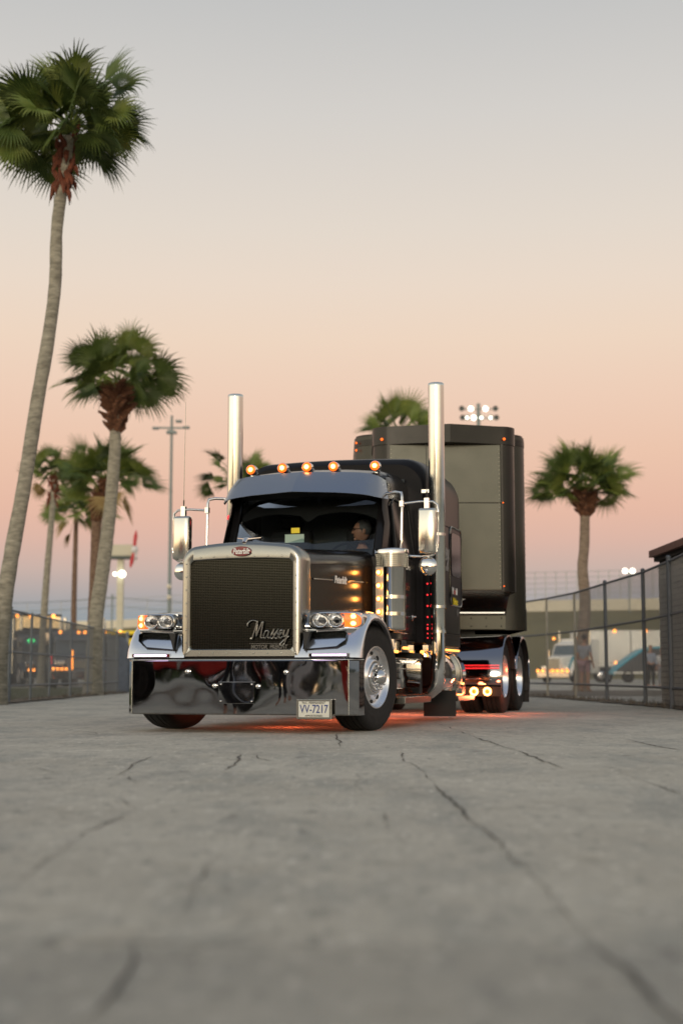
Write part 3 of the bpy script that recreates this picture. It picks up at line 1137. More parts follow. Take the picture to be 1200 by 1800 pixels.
mb.build('top_highlight', 'stack_chrome', bump, smooth=60)  # bright tube standing in for the highlight along the top lip
for s in (-1, 1):
    mb = MB()
    mb.tube([(s * 1.073, -.957, .175), (s * 1.073, -.957, .676)], .0045, 8)
    mb.build('corner_highlight', 'stack_chrome', bump, smooth=60)  # bright tube laid on as the highlight of the corner crease
# plate
mb = MB()
mb.box(.600, .935, -1.035, -1.005, .135, .318)
lic = mb.build('licence_plate', 'brushed', bump, smooth=0, bevel=.006)
mb = MB()
mb.box(.622, .913, -1.042, -1.036, .155, .298)
mb.build('plate_face', 'plate_white', lic, smooth=0)
a = text('VV-7217', .105, FRONT(.768, -1.0435, .226), 'plate_blue', lic, 'plate_number', .001, sx=.72, bold=.001)
b_ = text("'N.C. PERMANENT'", .030, FRONT(.768, -1.0435, .284), 'dark', lic, 'plate_caption', .001, sx=.9)
c_ = text('APPORTIONED', .026, FRONT(.768, -1.0435, .167), 'dark', lic, 'plate_caption', .001, sx=.95)

# dark gap and valance above bumper
mb = MB()
mb.box(-1.02, 1.02, -.90, -.60, .55, .70)
mb.build('valance', 'dark', TR, smooth=0)

# grille shell
NX = 8
o0 = rrect(.600, .705, 1.735, .13, NX, crown=.055, rb=.012, cx=.012)
o1 = rrect(.588, .708, 1.725, .125, NX, crown=.052, rb=.012, cx=.012)
o2 = rrect(.566, .712, 1.705, .115, NX, crown=.048, rb=.012, cx=.012)
i1 = rrect(.520, .770, 1.625, .05, NX, crown=.015, rb=.04, cx=.012)
i2 = rrect(.512, .778, 1.617, .045, NX, crown=.015, rb=.035, cx=.012)
mb = MB()
mb.grid([[(x, yy, z) for x, z in o] for o, yy in ((o0, -.66), (o0, -.905), (o1, -.928), (o2, -.940), (i1, -.938), (i2, -.930), (i2, -.86))], True)
for (x, z) in [(.012 + q * .135, 1.655 - abs(q) * .002) for q in range(-3, 4)] + [(.012 + s * .548, .84 + q * .125) for s in (-1, 1) for q in range(7)] + [(.012 + q * .135, .742) for q in range(-4, 5)]:
    mb.ball((x, -.940, z), .0095, .006, .0095, seg=8, rings=4)
shell = mb.build('grille_shell', 'brushed', TR, smooth=40)
mb = MB()
nb = 42
for i in range(nb + 1):
    x = .012 - .515 + 1.03 * i / nb
    mb.box(x - .0021, x + .0021, -.913, -.905, .772, 1.632)
nh = 56
for i in range(nh + 1):
    z = .772 + (1.632 - .772) * i / nh
    mb.box(.012 - .515, .012 + .515, -.909, -.903, z - .0042, z + .0042)
mb.build('grille_mesh', 'grille_metal', TR, smooth=0)
mb = MB()
mb.box(-.50, .525, -.86, -.80, .76, 1.66)
mb.build('radiator', 'dark', TR, smooth=0)
mb = MB()
mb.box(-.52, .545, -.78, -.70, .72, 1.66)
mb.build('radiator_shroud', 'dark', TR, smooth=0)
def script_strokes(strokes, ox, y, oz, k, r_, shear=.12):
    b = MB()
    for st_k in strokes:
        P_ = [Vector((ox + (x + z * shear) * k, y, oz + z * k)) for x, z in st_k]
        fine = []
        for i in range(len(P_) - 1):
            p0, p1, p2, p3 = P_[max(i - 1, 0)], P_[i], P_[i + 1], P_[min(i + 2, len(P_) - 1)]
            for q in range(5):
                t_ = q / 5
                fine.append(0.5 * ((2 * p1) + (-p0 + p2) * t_ + (2 * p0 - 5 * p1 + 4 * p2 - p3) * t_ * t_ + (-p0 + 3 * p1 - 3 * p2 + p3) * t_ ** 3))
        fine.append(P_[-1])
        n = len(fine)
        rr = [r_ * (.55 + .45 * abs(((fine[min(i + 1, n - 1)] - fine[max(i - 1, 0)]).normalized()).z)) * (1 if 0 < i < n - 1 else .4) for i in range(n)]
        b.tube(fine, rr, 6)
    return b


MS = [[(-.12, .36), (-.13, .46), (-.04, .54), (.08, .54), (.16, .50)],
      [(.0, .06), (.03, .0), (.06, .06), (.12, .34), (.16, .52), (.165, .40), (.17, .10), (.20, .18), (.29, .46), (.33, .50), (.325, .35), (.31, .12), (.33, .03), (.38, .06)],
      [(.53, .22), (.47, .26), (.41, .19), (.39, .09), (.43, .02), (.50, .10), (.54, .25), (.52, .10), (.55, .02), (.61, .08)],
      [(.61, .08), (.69, .30), (.67, .21), (.71, .11), (.68, .02), (.61, .05)], [(.71, .06), (.81, .30), (.79, .21), (.83, .11), (.80, .02), (.73, .05)],
      [(.83, .09), (.89, .14), (.94, .20), (.92, .28), (.88, .23), (.86, .10), (.90, .02), (.98, .09)],
      [(.98, .09), (1.01, .27), (1.0, .14), (1.03, .06), (1.08, .13), (1.13, .28), (1.10, .08), (1.04, -.14), (.96, -.20), (.93, -.13), (1.03, -.02), (1.17, .10)]]
l1 = script_strokes(MS, .110, -.930, .868, .325, .0125).build('lettering', 'letter_metal', TR, smooth=60)
l2 = text('MOTOR  FREIGHT', .052, FRONT(.295, -.926, .797), 'letter_metal', TR, 'lettering', .004, shear=.1, bold=.002, sx=.85)
mb = MB()
mb.box(.10, .43, -.929, -.922, .828, .833)
l3 = mb.build('underline', 'letter_metal', TR, smooth=0)
joined('grille_lettering', [l1, l2, l3], TR)
# oval badge
mb = MB()
mb.lathe([(-.965, .001), (-.965, .090), (-.962, .097), (-.94, .10)], 'Y', (0, 0, 0), seg=40)
mb.v = [(x + .022, y, z * .48 + 1.697) for x, y, z in mb.v]
badge = mb.build('badge', 'red_enamel', TR, smooth=30)
text('Peterbilt', .075, FRONT(.022, -.967, 1.695), 'white_mark', badge, 'badge_lettering', .001, shear=.28, bold=.0015, sx=.62)
# winged hood ornament
mb = MB()
mb.tube([(.04, -.93, 1.78), (.04, -.90, 1.81), (.04, -.80, 1.825), (.04, -.70, 1.822)], [.018, .024, .02, .008], 10)
for s in (-1, 1):
    mb.add([(.04, -.90, 1.822), (.04, -.78, 1.822), (.04 + s * .12, -.76, 1.842), (.04 + s * .12, -.79, 1.842), (.04, -.90, 1.812), (.04, -.78, 1.812), (.04 + s * .12, -.76, 1.836), (.04 + s * .12, -.79, 1.836)],
           [(0, 1, 2, 3), (4, 5, 6, 7), (0, 3, 7, 4), (1, 2, 6, 5), (3, 2, 6, 7)])
mb.build('hood_ornament', 'chrome', TR, smooth=40)


# hood
def hoodw(y):
    return .568 + .262 * (y + .68) / 1.58


rows = []
ys = [-.68, -.4, -.1, .2, .5, .8, .93]
for y in ys:
    k_ = (y + .68) / 1.6
    hw = hoodw(y)
    zt = 1.725 + .115 * k_
    zb = .98 + .05 * k_
    r_ = .15
    pts = [(hw, y, zb), (hw, y, zb + .25), (hw - .004, y, zt - r_ - .1)]
    for i in range(8):
        a = R(90 * i / 7)
        pts.append((hw - r_ + r_ * math.cos(a), y, zt - r_ + r_ * math.sin(a)))
    pts.append(((hw - r_) * .5, y, zt + .022))
    pts.append((0.0, y, zt + .036))
    full = pts + [(-x, yy, z) for x, yy, z in reversed(pts[:-1])]
    rows.append(full)
mb = MB()
mb.grid(rows)
hood = mb.build('hood', 'hood_paint', TR, smooth=60)
for s in (-1, 1):
    mb = MB()
    for i in range(30):
        y = -.64 + i * .052
        zz = 1.588 + .10 * (y + .68) / 1.6
        mb.ball((s * (hoodw(y) + .001), y, zz), .005, seg=6, rings=4)
    rws = []
    for y in [-.66 + .1 * q for q in range(16)]:
        zz = 1.572 + .10 * (y + .68) / 1.6
        rws.append([(s * (hoodw(y) + .0005), y, zz - .004), (s * (hoodw(y) + .005), y, zz - .003), (s * (hoodw(y) + .005), y, zz + .003), (s * (hoodw(y) + .0005), y, zz + .004)])
    mb.grid(rws)
    mb.build('seam_rivets', 'hood_paint', hood, smooth=40)
mb = MB()
for (ya, yb) in ((-.52, -.10), (.24, .74)):
    rws = []
    for q in range(6):
        y = ya + (yb - ya) * q / 5
        zz = 1.452 + .045 * (y + .68) / 1.6
        h_ = .0085
        rws.append([(hoodw(y) + .001, y, zz - h_), (hoodw(y) + .010, y, zz - h_ * .6), (hoodw(y) + .010, y, zz + h_ * .6), (hoodw(y) + .001, y, zz + h_)])
    mb.grid(rws)
mb.build('hood_trim', 'chrome', hood, smooth=30)
ang = math.atan2(.262, 1.58)
text('Peterbilt', .105, Matrix.Translation((hoodw(.07) + .006, .07, 1.475)) @ Matrix.Rotation(-ang, 4, 'Z') @ SIDE(0, 0, 0), 'white_mark', hood, 'hood_lettering', .003, shear=.3, bold=.002, sx=.75)


# fenders
def fender(s):
    prof = [(-.945, .700), (-.925, .775), (-.875, .865), (-.79, .955), (-.68, 1.045), (-.55, 1.115), (-.42, 1.155), (-.25, 1.165), (-.08, 1.145), (.08, 1.095), (.22, 1.02), (.34, .92), (.44, .80), (.51, .68), (.54, .60)]
    outp = [(-.87, .695), (-.85, .77), (-.80, .85), (-.73, .935), (-.63, 1.01), (-.52, 1.06), (-.40, 1.085), (-.25, 1.088), (-.10, 1.068), (.05, 1.025), (.18, .955), (.29, .87), (.38, .765), (.44, .66), (.47, .59)]
    lipp = [(-.80, .695), (-.79, .78), (-.755, .86), (-.69, .94), (-.60, 1.0), (-.50, 1.04), (-.39, 1.057), (-.25, 1.054), (-.11, 1.032), (.03, .99), (.15, .925), (.255, .84), (.34, .74), (.40, .64), (.43, .575)]
    rows = []
    for i in range(len(prof)):
        (y, z), (yo, zo), (yl, zl) = prof[i], outp[i], lipp[i]
        row = [(s * .55, y, z), (s * .75, y, z), (s * .93, y, z)]
        for k_ in range(1, 6):
            a = R(90 * k_ / 5)
            f1, f2 = math.sin(a), 1 - math.cos(a)
            row.append((s * (.93 + .24 * f1), y + (yo - y) * f2, z + (zo - z) * f2))
        row.append((s * 1.175, yo + (yl - yo) * .5, zo + (zl - zo) * .5))
        row.append((s * 1.172, yl, zl))
        row.append((s * 1.14, yl, zl))
        rows.append(row)
    mb = MB()
    mb.grid(rows)
    f_ = mb.build('fender', 'fender_metal', TR, smooth=50)
    # dark wheel housing inside
    mb = MB()
    rr = []
    for i in range(len(lipp)):
        yl, zl = lipp[i]
        rr.append([(s * 1.13, yl, zl - .004), (s * .60, yl, zl - .004), (s * .50, yl, zl - .05)])
    mb.grid(rr)
    mb.build('wheel_housing', 'dark', f_, smooth=0)
    # light strip low on the front face
    mb = MB()
    mb.box(min(s * .725, s * 1.05), max(s * .725, s * 1.05), -.972, -.945, .712, .730)
    mb.build('marker_strip', 'violet_led', f_, smooth=0)
    mb = MB()
    mb.box(min(s * .69, s * 1.08), max(s * .69, s * 1.08), -.960, -.930, .703, .738)
    mb.build('strip_holder', 'chrome', f_, smooth=0, bevel=.004)
    # bowl under headlight, shaped as the dark reflection in the fender recess
    mb = MB()
    pts = [(s * .63, -.925, .775), (s * .95, -.925, .80), (s * 1.03, -.90, .86), (s * 1.04, -.87, .925), (s * 1.0, -.86, .945), (s * .63, -.88, .93)]
    inn = [(x + (s * .85 - x) * .12, y + .10, z + (.86 - z) * .25) for x, y, z in pts]
    o_ = [(x, y - .022, z) for x, y, z in pts]
    mb.grid([o_, [(x, y + .03, z) for x, y, z in inn], [(s * .85, -.72, .87)] * 6], True)
    mb.build('reflection_bowl', 'grille_metal', f_, smooth=50)
    mb = MB()
    mb.add([(s * .635, -.955, .93), (s * .70, -.955, .93), (s * .65, -.965, .76), (s * .635, -.88, .93), (s * .70, -.88, .93), (s * .65, -.90, .76)], [(0, 1, 2), (3, 4, 5), (0, 1, 4, 3), (1, 2, 5, 4), (0, 2, 5, 3)])
    mb.build('bracket', 'dark', f_, smooth=0)
    # headlight
    mb = MB()
    pz = .945
    prof_ = [(.0, .0), (.0, 1)]
    rows = []
    for (yy, e) in ((-.36, -.050), (-.55, -.01), (-.76, .0), (-.790, -.008), (-.800, -.020), (-.775, -.026), (-.74, -.030)):
        row = []
        for (x, z) in rrect(.262 + e, -.098 - e, .092 + e, .07, 6, rb=.06):
            taper = 1.0
            xx = .905 + x
            yb = yy + max(0, (xx - .98)) * .9 * (1 if yy < -.5 else 0) + max(0, (.905 + x) - 1.1) * .6
            row.append((s * xx, yb, 1.035 + z))
        rows.append(row)
    mb.grid(rows, True)
    h_ = mb.build('headlight', 'chrome', TR, smooth=50)
    mb = MB()
    mb.box(min(s * .66, s * 1.0), max(s * .66, s * 1.0), -.70, -.60, .95, 1.12)
    mb.build('lamp_backing', 'reflector', h_, smooth=0)
    for cx in (.765, .925):
        mb = MB()
        mb.lathe([(-.765, .072), (-.72, .062), (-.69, .04), (-.68, .001)], 'Y', (s * cx, 0, 1.035), seg=24, cap=False)
        mb.lathe([(-.772, .070), (-.775, .076), (-.765, .080), (-.74, .080)], 'Y', (s * cx, 0, 1.035), seg=24, cap=False)
        mb.build('reflector_bowl', 'reflector', h_, smooth=50)
        mb = MB()
        mb.ball((s * cx, -.735, 1.035), .034, .02, .034)
        mb.build('bulb_lens', 'dark_glass', h_, smooth=60)
    mb = MB()
    x0, x1 = sorted((s * 1.005, s * 1.145))
    ya, yb = (-.745, -.62) if s > 0 else (-.62, -.745)
    mb.add([(x0, ya, .955), (x1, yb, .965), (x1, yb, 1.105), (x0, ya, 1.118), (x0, ya + .08, .955), (x1, yb + .08, .965), (x1, yb + .08, 1.105), (x0, ya + .08, 1.118)],
           [(0, 1, 2, 3), (4, 5, 6, 7), (0, 3, 7, 4), (1, 2, 6, 5), (3, 2, 6, 7), (0, 1, 5, 4)])
    mb.build('turn_signal', 'amber_lens', h_, smooth=0, bevel=.012)
    mb = MB()
    for zz in (1.0, 1.075):
        mb.ball((s * 1.072, -.672, zz), .034, .032, .026)
    mb.build('turn_bulb', 'amber_core', h_, smooth=60)
    mb = MB()
    rows = []
    for (e, yy) in ((-.028, -.776), (-.06, -.792), (-.09, -.797)):
        rows.append([(s * (.905 + x), yy + max(0, (.905 + x) - .98) * .9 + max(0, (.905 + x) - 1.1) * .6, 1.035 + z) for x, z in rrect(.262 + e, -.098 - e, .092 + e, max(.01, .07 + e), 6, rb=max(.01, .06 + e))])
    mb.loft(rows, False, True)
    mb.build('lens', 'lens_glass', h_, smooth=60)
    mb = MB()
    mb.tube([(s * .59, -.70, .97), (s * .70, -.68, .965)], .045, 14)
    mb.build('mount_arm', 'chrome', h_, smooth=50)
    h_.scale = (.93, 1, .86)
    h_.location = (s * .905 * .07, -.10, 1.035 * .14 + .010)


fender(1)
fender(-1)

# cowl
mb = MB()
mb.box(-.86, .86, .90, 1.12, 1.40, 1.795)
mb.build('cowl', 'black_paint', TR, smooth=0, bevel=.02)

# cab shell (hollow)
rows = []
for (y, hw, zt, zb, wtop) in ((1.02, .90, 2.60, .92, .845), (1.16, .945, 2.70, .92, .86), (1.35, .965, 2.755, .92, .87), (1.6, .975, 2.79, .92, .875), (1.9, .98, 2.81, .92, .88), (2.2, .985, 2.82, .92, .88)):
    pts = [(hw, zb), (hw, 1.3), (hw, 1.80), ((hw + wtop) / 2 + .02, 2.15), (wtop + .015, zt - .30)]
    r_ = .20
    for i in range(1, 8):
        a = R(90 * i / 7)
        pts.append((wtop - r_ + (r_ + .01) * math.cos(a), zt - r_ + r_ * math.sin(a)))
    pts += [(wtop * .45, zt + .025), (0, zt + .035)]
    f_ = pts + [(-x, z) for x, z in reversed(pts[:-1])]
    rows.append([(x, y + (.16 * max(0, (z - 1.8)) / .9 if y < 1.1 else 0) * (1 if z < 2.55 else 1) - (.10 if y < 1.1 and z < 1.9 else 0), z) for x, z in f_])
mb = MB()
mb.grid(rows)
cab = mb.build('cab', 'black_paint', TR, smooth=50)

# windscreen and frame
wy = lambda z: .93 + .34 * (z - 1.78) / .70
top = [(-.80, 2.50), (-.4, 2.52), (0, 2.52), (.4, 2.52), (.80, 2.50)]
bot = [(-.80, 1.785), (-.4, 1.785), (0, 1.785), (.4, 1.785), (.80, 1.785)]
vee = [.05, 0, -.05, 0, .05]
mb = MB()
rws = []
for q in range(5):
    t_ = q / 4
    rws.append([(bot[i][0] + (top[i][0] - bot[i][0]) * t_, wy(bot[i][1] + (top[i][1] - bot[i][1]) * t_) + vee[i], bot[i][1] + (top[i][1] - bot[i][1]) * t_) for i in range(5)])
mb.grid(rws)
glass = mb.build('windscreen', 'windscreen', TR, smooth=30)
for s in (-1, 1):
    mb = MB()
    rws = []
    for z in (1.74, 1.9, 2.1, 2.3, 2.56):
        y = wy(z) + .05
        rws.append([(s * .785, y - .012, z), (s * .80, y - .022, z), (s * .875, y + .005, z), (s * (.90 if z < 2.2 else .88), y + .06, z), (s * .86, y + .10, z)])
    mb.grid(rws)
    mb.build('windscreen_pillar', 'black_paint', TR, smooth=40)
mb = MB()
rws = []
for i in range(9):
    x = -.84 + 1.68 * i / 8
    yv = wy(2.50) + .05 - .10 * (1 - abs(x) / .84)
    rws.append([(x, yv - .015, 2.44), (x, yv + .01, 2.66), (x, yv + .20, 2.74)])
mb.grid(rws)
mb.build('header_panel', 'dark', TR, smooth=40)
mb = MB()
for (x0, x1) in ((-.12, -.62), (.62, .18)):
    mb.tube([(x0, .90, 1.80), ((x0 + x1) / 2, .888, 1.835), (x1, .895, 1.86)], .008, 6)
    mb.box(min(x0, x1), max(x0, x1), .885, .893, 1.84, 1.852)
mb.build('wiper', 'rubber', glass, smooth=0)
# papers behind the glass
mb = MB()
mb.box(-.19, .025, .985, .990, 1.955, 2.045)
stk = mb.build('window_sticker', 'sticker_green', glass, smooth=0)
mb = MB()
mb.box(-.13, -.035, 1.015, 1.02, 2.06, 2.118)
mb.build('window_sticker', 'yellow_mark', glass, smooth=0)
# interior: floor, dashboard, seats, wheel, tassels under header
mb = MB()
mb.box(-.88, .88, 1.0, 2.2, 1.10, 1.18)
mb.box(-.84, .84, 1.02, 1.30, 1.45, 1.86)
mb.build('dashboard', 'interior', TR, smooth=0, bevel=.03)
for s in (-1, 1):
    mb = MB()
    mb.box(s * .46 - .25, s * .46 + .25, 1.55, 2.05, 1.42, 1.60)
    mb.box(s * .46 - .25, s * .46 + .25, 1.97, 2.10, 1.55, 2.20)
    mb.box(s * .46 - .13, s * .46 + .13, 1.98, 2.09, 2.22, 2.36)
    mb.build('seat', 'interior', TR, smooth=0, bevel=.04)
mb = MB()
pts = []
for i in range(25):
    a = 2 * PI * i / 24
    v = Vector((.24 * math.cos(a), .24 * math.sin(a), 0))
    v.rotate(Euler((R(28), 0, 0)))
    pts.append(v + Vector((.46, 1.42, 1.90)))
mb.tube(pts, .014, 8, False)
for a in (0, 2.1, 4.2):
    v = Vector((.24 * math.cos(a), .24 * math.sin(a), 0))
    v.rotate(Euler((R(28), 0, 0)))
    mb.tube([Vector((.46, 1.42, 1.90)), v + Vector((.46, 1.42, 1.90))], .012, 6)
mb.tube([(.46, 1.42, 1.90), (.46, 1.25, 1.65)], .025, 8)
mb.build('steering_wheel', 'rubber', TR, smooth=50)
mb = MB()
mb.box(-.86, .86, 2.12, 2.14, 1.1, 2.76)
mb.build('glass_backdrop', 'backdrop_tone', TR, smooth=0)  # matte sheet added behind the glass, toned like a sky reflection
# scalloped sun blind inside the top of the glass
mb = MB()
rws = []
for i in range(33):
    x = -.78 + 1.56 * i / 32
    u = abs(((x / .78) * 1.0))
    zz = 2.30 - .10 * (1 - abs(math.sin(u * PI)) ** .8) * (1 if u > .55 or u < .12 else .55)
    rws.append([(x, wy(2.5) + .10, 2.55), (x, wy(zz) + .085, zz)])
mb.grid(rws)
mb.build('sun_blind', 'dark', TR, smooth=0)

# brow closing the gap between visor and roof
mb = MB()
rws = []
for i in range(13):
    x = -.90 + 1.80 * i / 12
    u = abs(x) / .90
    rws.append([(x * .95, .96 + .30 * u ** 2, 2.700 - .045 * u ** 3), (x * .97, 1.12 + .20 * u ** 2, 2.735 - .04 * u ** 3), (x, 1.34 + .06 * u, 2.775 - .10 * u ** 4)])
mb.grid(rws)
mb.build('roof_brow', 'black_paint', TR, smooth=60)

# sun visor outside: two flat blades meeting in a vee
mb = MB()
mt = []
for (s) in (-1, 1):
    rws = []
    ST = ((0.0, .93, .62, 2.712, 2.462), (.45, .985, .70, 2.705, 2.447), (.74, 1.04, .78, 2.690, 2.425), (.865, 1.12, .90, 2.668, 2.405), (.93, 1.26, 1.10, 2.632, 2.408))
    fine = [ST[0]]
    for q in range(len(ST) - 1):
        p0, p1, p2, p3 = ST[max(q - 1, 0)], ST[q], ST[q + 1], ST[min(q + 2, len(ST) - 1)]
        for u in (.2, .4, .6, .8, 1.0):
            fine.append(tuple(0.5 * (2 * b_ + (c_ - a_) * u + (2 * a_ - 5 * b_ + 4 * c_ - d_) * u * u + (3 * b_ - a_ - 3 * c_ + d_) * u ** 3) if q else b_ + (c_ - b_) * u for a_, b_, c_, d_ in zip(p0, p1, p2, p3)))
    for (x, yt, yb, zt, zb) in fine:
        rws.append([(s * x * .93, yt, zt), (s * x * 0.97, (yt + yb) / 2 - .015, (zt + zb) / 2 + .012), (s * x, yb, zb), (s * x, yb + .012, zb - .003), (s * x * .92, yt + .012, zt - .01)])
    mb.grid(rws)
vis = mb.build('sun_visor', 'visor_metal', TR, smooth=12)
mb = MB()
rws = []
for (x, yt, yb, zt, zb) in ((-.88, 1.28, 1.14, 2.60, 2.42), (-.82, 1.14, .94, 2.64, 2.42), (-.70, 1.06, .81, 2.66, 2.435), (-.42, 1.00, .73, 2.675, 2.455), (0, .95, .65, 2.685, 2.47),
                            (.42, 1.00, .73, 2.675, 2.455), (.70, 1.06, .81, 2.66, 2.435), (.82, 1.14, .94, 2.64, 2.42), (.88, 1.28, 1.14, 2.60, 2.42)):
    rws.append([(x, yt + .02, zt), (x, (yt + yb) / 2 + .02, (zt + zb) / 2), (x, yb + .02, zb)])
mb.grid(rws)
mb.build('visor_backing', 'dark', vis, smooth=40)  # dark sheet added to stop visor reflections in the windscreen

# cab lights
for (x, y, z) in ((-.680, 1.30, 2.808), (-.245, 1.10, 2.782), (.060, 1.02, 2.770), (.335, 1.10, 2.775), (.745, 1.30, 2.796)):
    mb = MB()
    mb.lathe([(y - .02, .052), (y - .050, .058), (y - .056, .052), (y - .02, .058), (y + .04, .053), (y + .13, .034), (y + .21, .010), (y + .24, .001)], 'Y', (x, 0, z), seg=24)
    mb.box(x - .016, x + .016, y, y + .09, z - .10, z - .03)
    rl_ = mb.build('roof_light', 'chrome', TR, smooth=50)
    mb = MB()
    mb.ball((x, y - .050, z), .054, .022, .054, seg=20)
    mb.build('lens', 'amber_lens', rl_, smooth=60)
    mb = MB()
    mb.ball((x, y - .058, z), .031, .020, .031, seg=18)
    mb.build('bulb', 'amber_core', rl_, smooth=60)

# door, window, mirror parts on both sides
for s in (-1, 1):
    mb = MB()
    mb.loft([[(s * .978, y, z) for y, z in ((1.06, .98), (2.06, .98), (2.06, 1.82), (1.06, 1.82))], [(s * .992, y, z) for y, z in ((1.07, .99), (2.05, .99), (2.05, 1.81), (1.07, 1.81))]])
    d_ = mb.build('door', 'black_paint', TR, smooth=0, bevel=.008)
    mb = MB()
    mb.ball((s * .997, 1.93, 1.17), .010, .055, .035)
    mb.tube([(s * .995, 1.87, 1.175), (s * 1.03, 1.90, 1.18), (s * 1.03, 1.97, 1.18), (s * .995, 2.0, 1.175)], .010, 8)
    mb.build('handle', 'chrome', d_, smooth=60)
    # door glass follows the leaning cab side
    def gx(z):
        return .985 - (z - 1.80) * .145
    mb = MB()
    ring = [(1.20, 1.86), (2.00, 1.86), (2.00, 2.36), (1.94, 2.42), (1.40, 2.42), (1.30, 2.36)]
    mb.loft([[(s * (gx(z) - .01), y, z) for y, z in ring], [(s * (gx(z) + .018), y, z) for y, z in ring]])
    g_ = mb.build('side_window', 'dark_glass', d_, smooth=0)
    mb = MB()
    ring2 = [(y + (y - 1.6) * .05, z + (z - 2.1) * .07) for y, z in ring]
    mb.tube([(s * (gx(z) + .018), y, z) for y, z in ring2 + ring2[:1]], .012, 6, False)
    mb.build('window_frame', 'frame_metal', g_, smooth=40)
    # mirror bracket loop
    mb = MB()
    xa = s * 1.10
    mb.tube([(s * .90, 1.12, 2.47), (s * 1.02, 1.06, 2.475), (xa - s * .01, 1.03, 2.46), (xa, 1.02, 2.41), (xa, 1.01, 2.2), (xa, 1.0, 1.95), (xa - s * .005, 1.0, 1.84), (s * 1.03, 1.04, 1.80), (s * .95, 1.08, 1.79)], .016, 10)
    mb.tube([(xa, 1.02, 2.34), (s * 1.30, 1.0, 2.355), (s * 1.44, 1.0, 2.35), (s * 1.487, 1.0, 2.315), (s * 1.495, 1.0, 2.24), (s * 1.495, 1.0, 1.90), (s * 1.485, 1.0, 1.82), (s * 1.43, 1.0, 1.785), (s * 1.30, 1.0, 1.775), (xa, 1.0, 1.785)], .013, 10)
    mb.box(min(xa - .02, xa + .02), max(xa - .02, xa + .02), .985, 1.035, 2.31, 2.37)
    mb.box(min(xa - .02, xa + .02), max(xa - .02, xa + .02), .985, 1.035, 1.76, 1.81)
    mb.box(s * 1.375 - .025, s * 1.375 + .025, .975, 1.025, 2.27, 2.39)
    br = mb.build('mirror', 'chrome', TR, smooth=50)
    mb = MB()
    rws = []
    for zz, e in ((1.802, .7), (1.812, .92), (1.83, 1), (2.25, 1), (2.268, .92), (2.278, .7)):
        row = []
        for i in range(20):
            a = 2 * PI * i / 20
            cx_ = math.copysign(abs(math.cos(a)) ** .38, math.cos(a)) * .098 * (.6 + .4 * e)
            cy_ = math.copysign(abs(math.sin(a)) ** .75, math.sin(a)) * .062 * e
            row.append((s * 1.382 + cx_, 1.0 + cy_ - .01, zz))
        rws.append(row)
    mb.loft(rws)
    mb.build('mirror_head', 'mirror_metal', br, smooth=50)
    mb = MB()
    mb.box(s * 1.382 - .085, s * 1.382 + .085, 1.045, 1.056, 1.825, 2.255)
    mb.build('mirror_glass', 'dark_glass', br, smooth=0)
    mb = MB()
    mb.lathe([(.955, .001), (.957, .03), (.963, .06), (.975, .085), (.990, .098), (.995, .101), (1.003, .101), (1.005, .001)], 'Y', (s * 1.378, 0, 1.672), seg=32)
    mb.tube([(s * 1.378, 1.0, 1.70), (s * 1.378, 1.0, 1.79)], .01, 6)
    mb.build('round_mirror', 'chrome', br, smooth=60)
    mb = MB()
    top_ = 3.56 if s < 0 else 2.97
    mb.tube([(s * 1.375, 1.0, 2.36), (s * 1.375, 1.0, 2.46)], .008, 6)
    mb.tube([(s * 1.375, 1.0, 2.46), (s * 1.372, 1.0, 2.9), (s * 1.365, 1.0, top_)], [.0042, .0035, .0025], 5)
    mb.build('aerial', 'frame_metal' if s > 0 else 'grille_metal', br, smooth=50)

# red marker on the far cab edge
mb = MB()
mb.ball((-1.0, 1.45, 2.30), .03, .05, .035)
mb.build('side_marker', 'red_led', TR, smooth=60)
text('LEGACY', .075, SIDE(.994, 1.66, 1.485), 'orange_mark', TR, 'door_lettering', .001, sx=1.0)

# sleeper
rows = []
for (y, hw, zt, zb) in ((2.18, 1.06, 2.94, .90), (2.24, 1.095, 3.00, .88), (2.36, 1.11, 3.03, .88), (2.7, 1.115, 3.055, .88), (3.9, 1.115, 3.03, .88), (4.05, 1.105, 3.0, .88), (4.12, 1.07, 2.95, .90)):
    r_ = .30
    pts = [(hw, zb), (hw, 1.6), (hw, zt - r_)]
    for i in range(1, 9):
        a = R(90 * i / 8)
        pts.append((hw - r_ + r_ * math.cos(a), zt - r_ + r_ * math.sin(a)))
    pts += [((hw - r_) * .5, zt + .015), (0, zt + .02)]
    f_ = pts + [(-x, z) for x, z in reversed(pts[:-1])]
    rows.append([(x, y, z) for x, z in f_])
mb = MB()
mb.loft(rows)
slp = mb.build('sleeper', 'sleeper_paint', TR, smooth=40)
mb = MB()
for i in range(46):
    mb.ball((1.117, 2.4 + i * .036, 2.32 if i % 1 == 0 else 2.3), .006, seg=6, rings=4)
    mb.ball((1.117, 2.4 + i * .036, 1.035), .005, seg=6, rings=4)
mb.box(1.110, 1.120, 2.3, 4.05, 1.005, 1.011)
mb.box(1.110, 1.122, 2.3, 4.05, .955, .960)
mb.build('rivet_row', 'frame_metal', slp, smooth=40)
mb = MB()
ring = rrect(.34, 1.38, 2.34, .09, 5)
mb.loft([[(1.117, 3.74 + a, z) for a, z in ring], [(1.120, 3.74 + a, z) for a, z in ring]])
wn = mb.build('sleeper_door', 'sleeper_paint', slp, smooth=30)
mb = MB()
mb.tube([(1.120, 3.74 + a, z) for a, z in ring + ring[:1]], .011, 6, False)
mb.build('door_trim', 'brushed', wn, smooth=40)
mb = MB()
ring = rrect(.27, 1.74, 2.27, .07, 5)
mb.loft([[(1.118, 3.74 + a, z) for a, z in ring], [(1.126, 3.74 + a, z) for a, z in ring]])
mb.build('side_window', 'dark_glass', wn, smooth=30)
